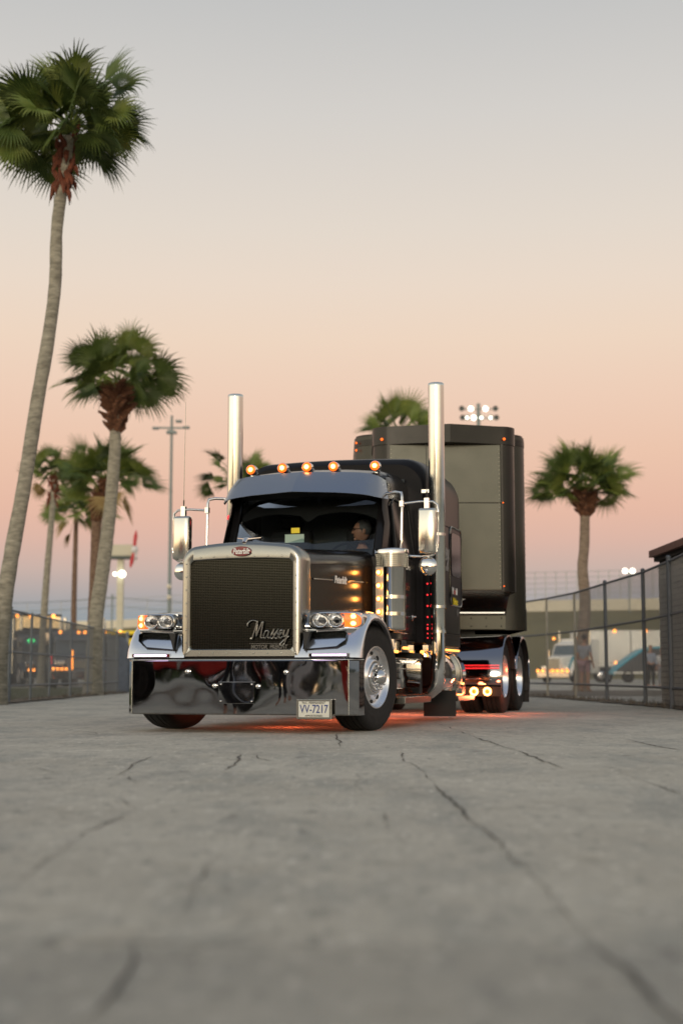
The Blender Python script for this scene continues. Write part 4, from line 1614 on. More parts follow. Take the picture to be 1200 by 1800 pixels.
b1_ = script_strokes(MS, 2.72, 0, 1.90, .52, .012)
b1_.v = [(1.121 + y * .3, x, z) for x, y, z in b1_.v]
s1 = b1_.build('lettering', 'grey_mark', slp, smooth=60)
s2 = text('FREIGHT', .075, SIDE(1.122, 3.20, 1.80), 'grey_mark', slp, 'lettering', .002, sx=.8)
joined('sleeper_lettering', [s1, s2], slp)
s1 = text('M', .12, SIDE(1.126, 3.535, 1.555), 'white_mark', slp, 'lettering', .002, sx=.9, bold=.002)
s2 = text('o', .12, SIDE(1.126, 3.635, 1.555), 'red_mark', slp, 'lettering', .002, sx=.9, bold=.002)
s3 = text('bil', .12, SIDE(1.126, 3.745, 1.555), 'white_mark', slp, 'lettering', .002, sx=.9, bold=.002)
s4 = text('Delvac', .12, SIDE(1.126, 3.68, 1.43), 'yellow_mark', slp, 'lettering', .002, sx=.85, bold=.003)
s5 = text('1', .12, SIDE(1.126, 3.80, 1.29), 'grey_mark', slp, 'lettering', .002, sx=.9, bold=.003)
joined('oil_lettering', [s1, s2, s3, s4, s5], slp)
mb = MB()
for i in range(5):
    mb.ball((1.118, 2.14, 1.56 - i * .125), .010, .012, .011)
for i in range(4):
    mb.ball((1.118, 2.14, 1.10 - i * .05), .008, .012, .008)
mb.build('red_marker', 'red_led', slp, smooth=60)
# skirts with amber strips
for s in (-1, 1):
    mb = MB()
    x0, x1 = sorted((s * 1.02, s * 1.09))
    mb.box(x0, x1, 2.3, 4.05, .80, .878)
    x0, x1 = sorted((s * .90, s * .97))
    mb.box(x0, x1, .75, 2.15, .78, .918)
    mb.build('side_skirt', 'chrome', TR, smooth=0, bevel=.005)
for s in (-1, 1):
    mb = MB()
    for i in range(26):
        mb.ball((s * 1.095, 2.52 + i * .059, .835), .016, .024, .013, seg=8, rings=5)
    mb.build('amber_strip', 'amber_strip', TR, smooth=60)
for s in (-1, 1):
    mb = MB()
    for i in range(9):
        mb.ball((s * .975, .86 + i * .055, .785), .016, .022, .016, seg=8, rings=5)
    mb.build('amber_strip', 'amber_strip', TR, smooth=60)
    mb = MB()
    for i in range(4):
        mb.ball((s * .975, 1.62 + i * .055, .83), .016, .022, .016, seg=8, rings=5)
    mb.build('amber_strip', 'amber_strip', TR, smooth=60)
    mb = MB()
    for i in range(3):
        mb.ball((s * 1.03, 2.20 + i * .04, .79), .016, .022, .024, seg=8, rings=5)
    mb.build('amber_strip', 'amber_strip', TR, smooth=60)

# exhaust stacks
for s in (-1, 1):
    mb = MB()
    x = s * 1.222
    mb.lathe([(3.862, .080), (3.866, .086), (3.86, .092), (3.83, .091), (1.32, .091), (1.30, .084), (1.02, .083)], 'Z', (x, 2.20, 0), seg=36, cap=False)
    mb.lathe([(3.862, .080), (3.4, .078)], 'Z', (x, 2.20, 0), seg=24, cap=False)
    for zz in (1.30, 1.02, 2.12):
        mb.lathe([(zz - .018, .088), (zz - .015, .096), (zz + .015, .096), (zz + .018, .088)], 'Z', (x, 2.20, 0), seg=36, cap=False)
    mb.build('exhaust_stack', 'stack_chrome', TR, smooth=50)
    mb = MB()
    pts = [(x, 2.20, 1.05), (x, 2.20, .60), (x - s * .006, 2.20, .48), (x - s * .035, 2.21, .40), (x - s * .09, 2.225, .355), (x - s * .17, 2.25, .34), (x - s * .26, 2.28, .34)]
    mb.tube(pts, .082, 22)
    mb.build('exhaust_pipe', 'chrome', TR, smooth=60)
    mb = MB()
    for zz in (2.62, 1.75):
        mb.box(min(s * 1.05, x), max(s * 1.05, x), 2.17, 2.23, zz - .02, zz + .02)
    mb.build('stack_bracket', 'chrome', TR, smooth=0)

# air cleaners
for s in (-1, 1):
    cx_, cy_ = s * 1.01, .93
    mb = MB()
    mb.lathe([(1.00, .13), (1.01, .142), (1.03, .145), (1.66, .145), (1.665, .150)], 'Z', (cx_, cy_, 0), seg=40)
    for zz in (1.17, 1.345):
        mb.lathe([(zz - .020, .1455), (zz - .018, .151), (zz + .018, .151), (zz + .020, .1455)], 'Z', (cx_, cy_, 0), seg=40, cap=False)
    ac = mb.build('air_cleaner', 'cleaner_metal', TR, smooth=50)
    mb = MB()
    mb.lathe([(1.655, .150), (1.66, .166), (1.80, .168)], 'Z', (cx_, cy_, 0), seg=44, cap=False)
    for i in range(6):
        zz = 1.675 + i * .021
        mb.lathe([(zz - .0035, .168), (zz, .1725), (zz + .0035, .168)], 'Z', (cx_, cy_, 0), seg=44, cap=False)
    for i in range(44):
        a = 2 * PI * i / 44
        mb.box(-.0025, .0025, .166, .1715, 1.66, 1.80, Matrix.Translation((cx_, cy_, 0)) @ Matrix.Rotation(a, 4, 'Z'))
    mb.build('intake_screen', 'brushed', ac, smooth=30)
    mb = MB()
    mb.lathe([(1.798, .170), (1.80, .178), (1.838, .179), (1.848, .174), (1.856, .15), (1.865, .001)], 'Z', (cx_, cy_, 0), seg=44)
    mb.build('lid', 'chrome', ac, smooth=50)
    mb = MB()
    xb = s * .925
    mb.box(xb - .043, xb + .043, .735, .760, 1.0, 1.655)
    lb = mb.build('light_bar', 'bar_metal', ac, smooth=0, bevel=.004)
    for zz in (1.596, 1.458, 1.322, 1.186):
        mb = MB()
        mb.ball((xb - s * .006, .728, zz), .030, .016, .030, seg=16)
        q = mb.build('marker_light', 'amber_lens', lb, smooth=60)
        mb = MB()
        mb.ball((xb - s * .006, .721, zz), .022, .018, .022, seg=14)
        mb.build('bulb', 'amber_core', q, smooth=60)
    # dark gap panel between hood and cab
for s in (-1, 1):
    mb = MB()
    x0, x1 = sorted((s * .80, s * .90))
    mb.box(x0, x1, .86, 1.10, .92, 1.78)
    mb.build('cowl_side', 'black_paint', TR, smooth=0, bevel=.01)

# tanks, boxes, steps
for s in (-1, 1):
    mb = MB()
    c = (s * .86, 0, .545)
    mb.lathe([(2.42, .001), (2.42, .27), (2.425, .31), (2.45, .325), (3.98, .325), (4.0, .31), (4.005, .27), (4.005, .001)], 'Y', c, seg=56)
    tk = mb.build('fuel_tank', 'chrome', TR, smooth=40)
    for yy in (2.72, 3.72):
        mb = MB()
        mb.lathe([(yy - .035, .3255), (yy - .033, .332), (yy + .033, .332), (yy + .035, .3255)], 'Y', c, seg=56, cap=False)
        mb.build('tank_strap', 'brushed', tk, smooth=40)
    mb = MB()
    rws = []
    for (yy, e) in ((.68, .02), (.70, 0), (1.86, 0), (1.90, .02), (1.93, .08)):
        rws.append([(s * xx, yy, zz) for xx, zz in ((.55, .33 + e), (1.0 - e, .33 + e), (1.08 - e, .40), (1.10 - e, .50), (1.10 - e, .66 - e), (1.07 - e, .70 - e), (.55, .70 - e))])
    mb.loft(rws)
    bb = mb.build('battery_box', 'chrome', TR, smooth=40, bevel=.008)
    mb = MB()
    x0, x1 = sorted((s * .62, s * 1.115))
    mb.box(x0, x1, .68, 1.88, .595, .607)
    mb.box(x0, x1, .68, 1.92, .700, .712)
    mb.build('box_lid', 'stack_chrome', bb, smooth=0, bevel=.003)
    mb = MB()
    x0, x1 = sorted((s * .55, s * 1.24))
    mb.box(x0, x1, .55, 1.75, .245, .315)
    mb.add([(s * .9, 1.75, .245), (s * 1.24, 1.75, .245), (s * 1.10, 2.10, .265), (s * .9, 2.10, .265), (s * .9, 1.75, .315), (s * 1.24, 1.75, .315), (s * 1.10, 2.10, .315), (s * .9, 2.10, .315)],
           [(0, 1, 2, 3), (4, 5, 6, 7), (0, 1, 5, 4), (1, 2, 6, 5), (2, 3, 7, 6), (0, 3, 7, 4)])
    mb.build('step', 'brushed', TR, smooth=0, bevel=.005)
    mb = MB()
    mb.box(x0, x1, 3.25, 4.25, .225, .285)
    mb.build('step', 'brushed', TR, smooth=0, bevel=.005)
    mb = MB()
    for k_ in range(6):
        x0, x1 = sorted((s * .7, s * 1.13))
        mb.box(x0, x1, 4.02, 4.22, .33 + k_ * .055, .365 + k_ * .055)
    mb.box(x0 if s > 0 else x0, x1, 4.03, 4.20, .30, .66)
    mb.build('rear_step', 'brushed', TR, smooth=0, bevel=.004)
    mb = MB()
    xl, xr = sorted((s * .92, s * 1.30))
    mb.box(xl, xr, 2.78, 2.80, .06, .36)
    mb.build('mud_flap', 'rubber', TR, smooth=0)
    mb = MB()
    xl, xr = sorted((s * .45, s * 1.06))
    mb.box(xl, xr, 1.96, 2.10, .33, .78)
    mb.build('gap_panel', 'rubber', TR, smooth=0)  # black panel put in for the dark gap behind the battery box

# drive fenders
for s in (-1, 1):
    for yc in (6.72, 8.03):
        mb = MB()
        rws = []
        a0, a1 = (-22, 168) if yc < 7 else (12, 200)
        for i in range(27):
            a = R(a0 + (a1 - a0) * i / 26)
            rr = .615
            y = yc - math.cos(a) * rr
            z = .50 + math.sin(a) * rr
            yo, zo = yc - math.cos(a) * (rr - .028), .50 + math.sin(a) * (rr - .028)
            rws.append([(s * .60, y, z), (s * .95, y, z), (s * 1.255, y, z), (s * 1.275, (y * 2 + yo) / 3, (z * 2 + zo) / 3), (s * 1.28, yo, zo), (s * 1.262, yo, zo)])
        mb.grid(rws)
        fd = mb.build('rear_fender', 'dark_chrome', TR, smooth=50)
        mb = MB()
        mb.grid([[(r_[0][0], yc + (r_[0][1] - yc) * .97, .5 + (r_[0][2] - .5) * .97), (r_[2][0], yc + (r_[2][1] - yc) * .97, .5 + (r_[2][2] - .5) * .97)] for r_ in rws])
        mb.build('fender_liner', 'dark', fd, smooth=0)
    mb = MB()
    x0, x1 = sorted((s * .62, s * 1.24))
    for zz in (.672, .632):
        mb.box(x0, x1, 6.085, 6.10, zz - .003, zz + .003)
    mb.build('red_strip', 'red_led', TR, smooth=0)
    mb = MB()
    x0, x1 = sorted((s * .62, s * 1.27))
    mb.box(x0, x1, 6.02, 6.07, .245, .375)
    lb = mb.build('lamp_bracket', 'rubber', TR, smooth=0)
    for xx in (.70, .90, 1.085):
        mb = MB()
        rws = []
        for i in range(25):
            a = 2 * PI * i / 24
            rws.append((s * xx + .046 * math.cos(a), 6.0, .310 + .046 * math.sin(a)))
        mb.tube(rws, .014, 8, False)
        rg = mb.build('ring_lamp', 'warm_ring', lb, smooth=60)
        mb = MB()
        mb.ball((s * xx, 6.005, .31), .030, .012, .030)
        mb.build('lens', 'amber_lens', rg, smooth=60)
    mb = MB()
    x0, x1 = sorted((s * .98, s * 1.26))
    mb.box(x0, x1, 8.62, 8.64, .12, .70)
    mb.build('mud_flap', 'rubber', TR, smooth=0)
mb = MB()
mb.box(-.62, .62, 5.0, 5.9, .88, .90)
mb.build('deck_plate', 'chrome', TR, smooth=0)
mb = MB()
mb.tube([(-.3, 4.2, 2.2), (-.3, 4.6, 1.5), (-.2, 4.95, 1.55), (-.2, 5.1, 1.9)], .016, 8)
mb.tube([(.3, 4.2, 2.2), (.3, 4.5, 1.6), (.25, 4.9, 1.5), (.25, 5.1, 1.9)], .016, 8)
mb.build('air_line', 'rubber', TR, smooth=60)


# the truck's lit underglow
def lamp(x, y, z, e, col, r_=.06, nm='underglow_lamp'):
    d = bpy.data.lights.new(nm, 'POINT')
    d.energy = e
    d.color = col
    d.shadow_soft_size = r_
    o = bpy.data.objects.new(nm, d)
    COL.objects.link(o)
    o.parent = TR
    o.location = (x, y, z)


for (x, y, e) in ((0, .6, 6), (.35, 2.3, 6), (.25, 3.9, 7), (.2, 5.4, 9), (.9, 5.6, 5), (.3, 7.4, 6), (-.3, 3.0, 5), (-.3, 6.0, 7), (1.45, 5.1, 7), (1.5, 6.6, 5)):
    lamp(x, y, .28, e, (1.0, .16, .06))
for z in (1.596, 1.458, 1.322, 1.186):
    lamp(.925, .675, z, .9, (1.0, .36, .06), .022, 'marker_glow')
lamp(1.0, 5.86, .31, 2.0, (1.0, .30, .08), .04, 'ring_glow')

# ------------------------------------------------------------------ trailer
TL = thing('semi_trailer', 'tall dark bronze enclosed trailer with rounded nose coupled behind the truck', 'trailer', (1.47, 20.9, 0), R(0))


def tbox(cx, hw, y0, y1, z0, z1, r_, name, m, parent=TL, vee=0.0, n=8, flare=0):
    """box with vertical rounded front corners; plan outline lofted in z"""
    plan = [(cx + hw, y1)]
    for i in range(n + 1):
        a = R(0 - 90 * i / n)
        plan.append((cx + hw - r_ + r_ * math.cos(a), y0 + r_ + r_ * math.sin(a)))
    plan.append((cx + .06, y0 - vee))
    for i in range(n + 1):
        a = R(-90 - 90 * i / n)
        plan.append((cx - hw + r_ + r_ * math.cos(a), y0 + r_ + r_ * math.sin(a)))
    plan.append((cx - hw, y1))
    mb = MB()
    mb.loft([[(x, y, z) for x, y in plan] for z in (z0, z1)])
    return mb.build(name, m, parent, smooth=13)


body = tbox(0, 1.275, 0.0, 13.0, 1.19, 4.07, .32, 'body', 'trailer_side')
tbox(0, 1.28, -.01, 13.02, 3.93, 4.02, .325, 'top_rail', 'trailer_dark', body)
tbox(0, 1.255, .02, 12.9, 4.07, 4.10, .30, 'roof_edge', 'trailer_dark', body)
tbox(0, 1.283, -.012, 13.02, 1.19, 1.50, .325, 'bottom_rail', 'trailer_side', body)
nose = tbox(-.01, 1.005, -1.0, .25, 1.70, 3.78, .24, 'nose', 'trailer_dark')
tbox(-.01, 1.015, -1.02, .25, 3.78, 4.035, .25, 'nose_visor', 'trailer_dark', nose, vee=.22)
mb = MB()
mb.box(-.79, .77, -1.012, -1.0, 1.72, 2.94)
mb.box(-.79, .77, -1.012, -1.0, 2.95, 3.77)
mb.build('front_panel', 'trailer_paint', nose, smooth=0, bevel=.004)
mb = MB()
for x in (-.81, .79):
    mb.box(x - .012, x + .012, -1.018, -1.0, 1.70, 3.78)
mb.build('panel_trim', 'trailer_dark', nose, smooth=0)
for (x, z) in ((-.90, 3.85), (.825, 3.85), (.80, 2.945), (.80, 1.77)):
    mb = MB()
    yy = -1.03 if z < 3 else -1.045
    mb.ball((x, yy + (.03 if x < -.85 else 0), z), .020 if z > 3 else .010, .015, .020 if z > 3 else .010)
    mb.build('marker_light', 'amber_lens', nose, smooth=60)
for z in (3.98, 3.87):
    mb = MB()
    mb.ball((-1.25, .10, z), .015, .022, .017)
    mb.build('marker_light', 'amber_lens', body, smooth=60)
# recess under the nose
mb = MB()
rws = []
for i in range(9):
    t_ = i / 8
    rws.append([(x, -.85 + .75 * t_ ** .6, 1.70 - .30 * t_) for x in (-.95, 0, .92)])
mb.grid(rws)
mb.box(-.95, .92, -.12, -.03, 1.40, 1.68)
mb.build('nose_underside', 'black_paint', nose, smooth=40)
mb = MB()
mb.box(-1.0, .90, -.17, -.125, 1.428, 1.472)
mb.build('light_strip', 'strip_lamp', body, smooth=0)
mb = MB()
mb.box(-1.0, .92, -.10, -.02, 1.20, 1.42)
for i in range(9):
    for z in (1.24, 1.36):
        mb.ball((-.9 + i * .22, -.10, z), .012, seg=8, rings=4)
mb.build('skirt_plate', 'trailer_paint', body, smooth=0)
mb = MB()
mb.tube([(-.3, -.5, 1.60), (.25, -.5, 1.60), (.33, -.5, 1.64), (.36, -.5, 1.70)], .012, 8)
mb.build('grab_rail', 'chrome', nose, smooth=50)
mb = MB()
mb.lathe([(.88, .16), (1.19, .16)], 'Z', (0, .9, 0), seg=20)
mb.box(-.5, .5, .2, 11.5, .95, 1.19)
mb.build('chassis', 'frame_metal', TL, smooth=0)
for x in (-.77, .75):
    mb = MB()
    for i in range(34):
        mb.ball((x, -1.014, 1.76 + i * .059), .006, seg=6, rings=4)
    mb.build('rivet_row', 'trailer_trim', nose, smooth=40)
mb = MB()
for i in range(2, 12):
    mb.box(1.276, 1.286, i, i + .03, 1.5, 3.93)
    mb.box(-1.286, -1.276, i, i + .03, 1.5, 3.93)
mb.build('side_seam', 'trailer_dark', body, smooth=0)
for y in (9.6, 10.9):
    wheel_drive(TL, 1.08, y)
    wheel_drive(TL, -1.08, y, True)
mb = MB()
for i in range(30):
    mb.ball((1.285, .38, 1.25 + i * .09), .008, seg=6, rings=4)
    mb.ball((-1.01, -.76, 3.72 - i * .06), .007, seg=6, rings=4)
mb.build('rivet_row', 'trailer_trim', body, smooth=40)


# ------------------------------------------------------------------ people
def skin_mesh(verts, edges, radii, root=0, sub=1):
    me = bpy.data.meshes.new('skin_tmp')
    me.from_pydata([tuple(v) for v in verts], edges, [])
    ob = bpy.data.objects.new('skin_tmp', me)
    COL.objects.link(ob)
    md = ob.modifiers.new('skin', 'SKIN')
    md.use_smooth_shade = True
    for i, r_ in enumerate(radii):
        rr = r_ if isinstance(r_, tuple) else (r_, r_)
        me.skin_vertices[0].data[i].radius = rr
        me.skin_vertices[0].data[i].use_root = (i == root)
    sd = ob.modifiers.new('sub', 'SUBSURF')
    sd.levels = sub
    sd.render_levels = sub
    bpy.context.view_layer.update()
    dg = bpy.context.evaluated_depsgraph_get()
    res = bpy.data.meshes.new_from_object(ob.evaluated_get(dg))
    bpy.data.objects.remove(ob)
    return res


def head_bm(bm, c, yaw, s=1.0):
    """head with face looking along -Y turned by yaw"""
    b = MB()

    def shape(v):
        x, y, z = v
        if z < 0:
            k_ = 1 + z / .115 * .30
            x *= k_
            y = y * (1 + z / .115 * .12) - (.012 if y < 0 else -.0) * (-z / .115)
        if y < -.05 and abs(z + .012) < .028:
            pass
        return Vector((x, y, z))
    b.ball((0, 0, 0), .076, .097, .118, seg=24, rings=16, f=shape)
    # nose, brow, lips, chin, ears
    b.loft([[(-.010, -.088, .020), (.010, -.088, .020), (0, -.098, .020)], [(-.016, -.090, -.022), (.016, -.090, -.022), (0, -.122, -.022)], [(-.012, -.088, -.032), (.012, -.088, -.032), (0, -.108, -.034)]])
    b.ball((0, -.084, -.058), .024, .012, .008, seg=10, rings=6)
    b.ball((0, -.075, -.092), .024, .018, .018, seg=10, rings=6)
    for sx in (-1, 1):
        b.ball((sx * .078, .008, -.008), .010, .020, .032, seg=10, rings=6)
        b.ball((sx * .030, -.086, .036), .022, .010, .007, seg=8, rings=5)
    m_ = Matrix.Translation(c) @ Matrix.Rotation(yaw, 4, 'Z') @ Matrix.Scale(s, 4)
    me = bpy.data.meshes.new('h')
    me.from_pydata([tuple(m_ @ Vector(v)) for v in b.v], [], b.f)
    for p_ in me.polygons:
        p_.use_smooth = True
    bm.from_mesh(me)
    return m_


def person(label, loc, rz, shirt, legs, hair, pose, scale=1.0, skinm='skin', group=None, short=False, head_yaw=0.0, long_hair=False, glasses=False):
    root = thing('person', label, 'person', loc, rz, group)
    J = dict(pelvis=(0, 0, .95), waist=(0, .01, 1.10), chest=(0, 0, 1.32), neck=(0, .01, 1.47), head0=(0, -.005, 1.55),
             shl=(-.18, 0, 1.40), ell=(-.24, .02, 1.13), wrl=(-.26, -.06, .89), shr=(.18, 0, 1.40), elr=(.24, .02, 1.13), wrr=(.26, -.06, .89),
             hil=(-.095, 0, .90), knl=(-.11, -.02, .50), anl=(-.12, .02, .09), tol=(-.14, -.15, .035), hir=(.095, 0, .90), knr=(.11, -.02, .50), anr=(.12, .02, .09), tor=(.14, -.15, .035))
    J.update(pose)
    J = {k_: Vector(v) * scale for k_, v in J.items()}
    Rr = dict(pelvis=(.15, .11), waist=(.14, .105), chest=(.155, .115), neck=.055, head0=.052, shl=.062, ell=.042, wrl=.028, shr=.062, elr=.042, wrr=.028,
              hil=.092, knl=.06, anl=.042, tol=.034, hir=.092, knr=.06, anr=.042, tor=.034)
    names = list(J)
    E_ = [('pelvis', 'waist'), ('waist', 'chest'), ('chest', 'neck'), ('neck', 'head0'), ('chest', 'shl'), ('shl', 'ell'), ('ell', 'wrl'), ('chest', 'shr'), ('shr', 'elr'), ('elr', 'wrr'),
          ('pelvis', 'hil'), ('hil', 'knl'), ('knl', 'anl'), ('anl', 'tol'), ('pelvis', 'hir'), ('hir', 'knr'), ('knr', 'anr'), ('anr', 'tor')]
    V = [J[n] for n in names]
    Rd = [Rr[n] for n in names]
    ED = [(names.index(a), names.index(b)) for a, b in E_]
    # hands: palm and five bent fingers
    for sd in ('l', 'r'):
        wv = J['wr' + sd]
        d = (J['wr' + sd] - J['el' + sd]).normalized()
        sgn = -1 if sd == 'l' else 1
        side = d.cross(Vector((sgn, 0, 0)))
        if side.length < .2:
            side = Vector((0, -1, 0))
        side.normalize()
        curl = Vector((-sgn, 0, 0)) * .35 + side * .05
        wi = names.index('wr' + sd)
        V.append(wv + d * .075 * scale)
        Rd.append((.026, .020))
        pi_ = len(V) - 1
        ED.append((wi, pi_))
        for q, ln in zip((-1.5, -.5, .5, 1.5), (.062, .078, .084, .074)):
            a = wv + d * .095 * scale + side * q * .019
            b = a + (d + curl * .3) * ln * .5
            c = b + (d * .7 + curl * 1.2).normalized() * ln * .5
            i0 = len(V)
            V += [a, b, c]
            Rd += [.0095, .009, .0075]
            ED += [(pi_, i0), (i0, i0 + 1), (i0 + 1, i0 + 2)]
        a = wv + d * .045 * scale + side * .036
        b = a + (d * .7 + side * .6).normalized() * .035
        i0 = len(V)
        V += [a, b, b + (d + curl * .4).normalized() * .028]
        Rd += [.011, .0105, .008]
        ED += [(wi, i0), (i0, i0 + 1), (i0 + 1, i0 + 2)]
    me = skin_mesh(V, ED, Rd)
    bm = bmesh.new()
    bm.from_mesh(me)
    hc = J['head0'] + Vector((0, -.015, .115)) * scale
    hm = head_bm(bm, hc, head_yaw, scale)
    me2 = bpy.data.meshes.new('body')
    bm.to_mesh(me2)
    bm.free()
    me2.materials.clear()
    me2.materials.append(M[skinm])
    for p_ in me2.polygons:
        p_.material_index = 0
    body_ = bpy.data.objects.new('body', me2)
    COL.objects.link(body_)
    body_.parent = root

    def cloth(name, ns, es, m_, grow, over=None):
        idx = {n: i for i, n in enumerate(ns)}
        vv = []
        for n in ns:
            vv.append(over[n] if over and n in over else J[n])
        rd = []
        for n in ns:
            r0 = Rr[n]
            rd.append((r0[0] + grow, r0[1] + grow) if isinstance(r0, tuple) else r0 + grow)
        m3 = skin_mesh(vv, [(idx[a], idx[b]) for a, b in es], rd)
        m3.materials.clear()
        m3.materials.append(M[m_])
        o = bpy.data.objects.new(name, m3)
        COL.objects.link(o)
        o.parent = root
        return o
    up = {'ell': J['shl'].lerp(J['ell'], .75), 'elr': J['shr'].lerp(J['elr'], .75), 'neck': J['chest'].lerp(J['neck'], .55)} if short else {'wrl': J['ell'].lerp(J['wrl'], .85), 'wrr': J['elr'].lerp(J['wrr'], .85), 'neck': J['chest'].lerp(J['neck'], .6)}
    if short:
        cloth('shirt', ['pelvis', 'waist', 'chest', 'neck', 'shl', 'ell', 'shr', 'elr'], [('pelvis', 'waist'), ('waist', 'chest'), ('chest', 'neck'), ('chest', 'shl'), ('shl', 'ell'), ('chest', 'shr'), ('shr', 'elr')], shirt, .018, up)
    else:
        cloth('shirt', ['pelvis', 'waist', 'chest', 'neck', 'shl', 'ell', 'wrl', 'shr', 'elr', 'wrr'], [('pelvis', 'waist'), ('waist', 'chest'), ('chest', 'neck'), ('chest', 'shl'), ('shl', 'ell'), ('ell', 'wrl'), ('chest', 'shr'), ('shr', 'elr'), ('elr', 'wrr')], shirt, .018, up)
    if short:
        ov = {'knl': J['hil'].lerp(J['knl'], .85), 'knr': J['hir'].lerp(J['knr'], .85)}
        cloth('shorts', ['pelvis', 'hil', 'knl', 'hir', 'knr'], [('pelvis', 'hil'), ('hil', 'knl'), ('pelvis', 'hir'), ('hir', 'knr')], legs, .015, ov)
    else:
        ov = {'anl': J['knl'].lerp(J['anl'], .95), 'anr': J['knr'].lerp(J['anr'], .95)}
        cloth('trousers', ['pelvis', 'hil', 'knl', 'anl', 'hir', 'knr', 'anr'], [('pelvis', 'hil'), ('hil', 'knl'), ('knl', 'anl'), ('pelvis', 'hir'), ('hir', 'knr'), ('knr', 'anr')], legs, .015, ov)
    b = MB()
    b.ball((0, .014, .030), .084, .100, .104, seg=20, rings=12, f=lambda v: v if (v.y > -.055 or v.z > .055) else Vector((v.x, -.055 + (v.y + .055) * .1, v.z)))
    if long_hair:
        b.ball((0, .055, -.07), .075, .05, .14, seg=14, rings=8)
    b.v = [tuple(hm @ Vector(v)) for v in b.v]
    b.build('hair', hair, root, smooth=60)
    b = MB()
    for sx in (-1, 1):
        b.ball((sx * .029, -.088, .014), .011, .008, .006, seg=8, rings=5)
    b.v = [tuple(hm @ Vector(v)) for v in b.v]
    b.build('eye', 'dark', root, smooth=60)
    if glasses:
        b = MB()
        for sx in (-1, 1):
            pts = [(sx * .030 + .024 * math.cos(2 * PI * i / 16), -.104, .014 + .017 * math.sin(2 * PI * i / 16)) for i in range(17)]
            b.tube(pts, .0028, 5, False)
            b.tube([(sx * .054, -.104, .018), (sx * .078, -.05, .018), (sx * .080, .01, .010)], .0028, 5)
        b.tube([(-.006, -.105, .018), (.006, -.105, .018)], .0028, 5)
        b.v = [tuple(hm @ Vector(v)) for v in b.v]
        b.build('glasses', 'frame_metal', root, smooth=60)
    return root


# driver: seated, turned to look towards the passenger side
cosr, sinr = math.cos(R(-16.1)), math.sin(R(-16.1))


def tw(x, y, z):
    return (-.70 + x * cosr - y * sinr, 14.30 + x * sinr + y * cosr, z)


sit = dict(pelvis=(0, .06, .62), waist=(0, .07, .78), chest=(0, .04, 1.00), neck=(0, .02, 1.15), head0=(0, .0, 1.22), shl=(-.19, .02, 1.08), shr=(.19, .02, 1.08), ell=(-.26, -.10, .86), elr=(.26, -.10, .86),
           wrl=(-.17, -.33, .90), wrr=(.17, -.33, .90), hil=(-.10, .02, .60), hir=(.10, .02, .60), knl=(-.13, -.42, .62), knr=(.13, -.42, .62), anl=(-.13, -.46, .22), anr=(.13, -.46, .22), tol=(-.13, -.60, .17), tor=(.13, -.60, .17))
person('grey-haired driver in glasses and dark top behind the windscreen of the black truck', tw(.47, 1.73, .80), R(-16.1), 'cloth_dark', 'cloth_dark', 'grey_hair', sit, glasses=True, head_yaw=R(-62))
person('person in grey shirt and pink shorts by the lone palm beyond the right fence', (7.50, 44.2, 0), R(140), 'cloth_grey', 'cloth_pink', 'brown_hair', {}, short=True, skinm='skin_b')
person('fair-haired person in pale blue top standing beyond the right fence near the block shed', (12.95, 60, 0), R(20), 'cloth_blue', 'cloth_dark', 'fair_hair', {}, short=False, long_hair=True)
person('person in pale top beside the fair-haired one beyond the right fence', (13.50, 60.4, 0), R(-30), 'cloth_white', 'cloth_grey', 'brown_hair', {}, scale=.93)
# onlookers added left of the camera, outside the frame, to colour the chrome
specs = [(-3.5, 5.4, 'cloth_red', 'cloth_red', 'added unseen person all in red standing nearest the truck on the left of the yard'),
         (-4.5, 6.6, 'cloth_dark', 'cloth_dark', 'added unseen person all in black standing on the left of the yard by the fence'),
         (-5.2, 4.6, 'cloth_white', 'cloth_white', 'added unseen person all in white standing on the left of the yard'),
         (-4.4, 3.0, 'cloth_red', 'cloth_dark', 'added unseen person in red top and dark trousers standing on the left of the yard'),
         (-6.0, 7.0, 'cloth_grey', 'cloth_dark', 'added unseen person in grey top and dark trousers standing on the left of the yard'),
         (-3.2, 1.6, 'cloth_dark', 'cloth_grey', 'added unseen person in black top and grey trousers standing level with the camera')]
for i, (x, y, a, b, l) in enumerate(specs):
    person(l, (x, y, 0), R(150 + (i * 37) % 40 - 20), a, b, 'brown_hair', {}, scale=.97 + .02 * (i % 4), group='added onlookers left of the camera')

# dark trees added unseen behind the camera, shaped for reflections in the chrome
rnd = random.Random(77)
mb = MB()
for i in range(5200):
    a = rnd.uniform(-1, 1)
    x = a * 95
    y = -34 + abs(a) * 14 + rnd.uniform(-5, 5)
    k_ = min(1, max(0, (-x - 12) / 8)) * min(1, max(0, (46 + x) / 8)) if x < 0 else min(1, max(0, (x - 30) / 15))
    top_ = (1.3 + 3.6 * k_) + (.3 + 1.2 * k_) * math.sin(x * .21) + (.2 + .8 * k_) * math.sin(x * .57 + 1) + rnd.uniform(-.3, .3)
    z = rnd.random() ** .8 * top_
    r_ = rnd.uniform(.4, .8)
    p0 = Vector((x, y, z))
    u_ = Vector((rnd.uniform(-1, 1), rnd.uniform(-1, 1), rnd.uniform(-1, 1))).normalized()
    v_ = u_.cross(Vector((rnd.uniform(-1, 1), rnd.uniform(-1, 1), .3))).normalized()
    mb.add([p0 + u_ * r_, p0 + v_ * r_, p0 - u_ * r_, p0 - v_ * r_], [(0, 1, 2, 3)])
tag(mb.build('reflection_trees', 'frond_dark', smooth=0), 'added dark row of trees, unseen behind the camera, for reflections', 'trees', kind='stuff')


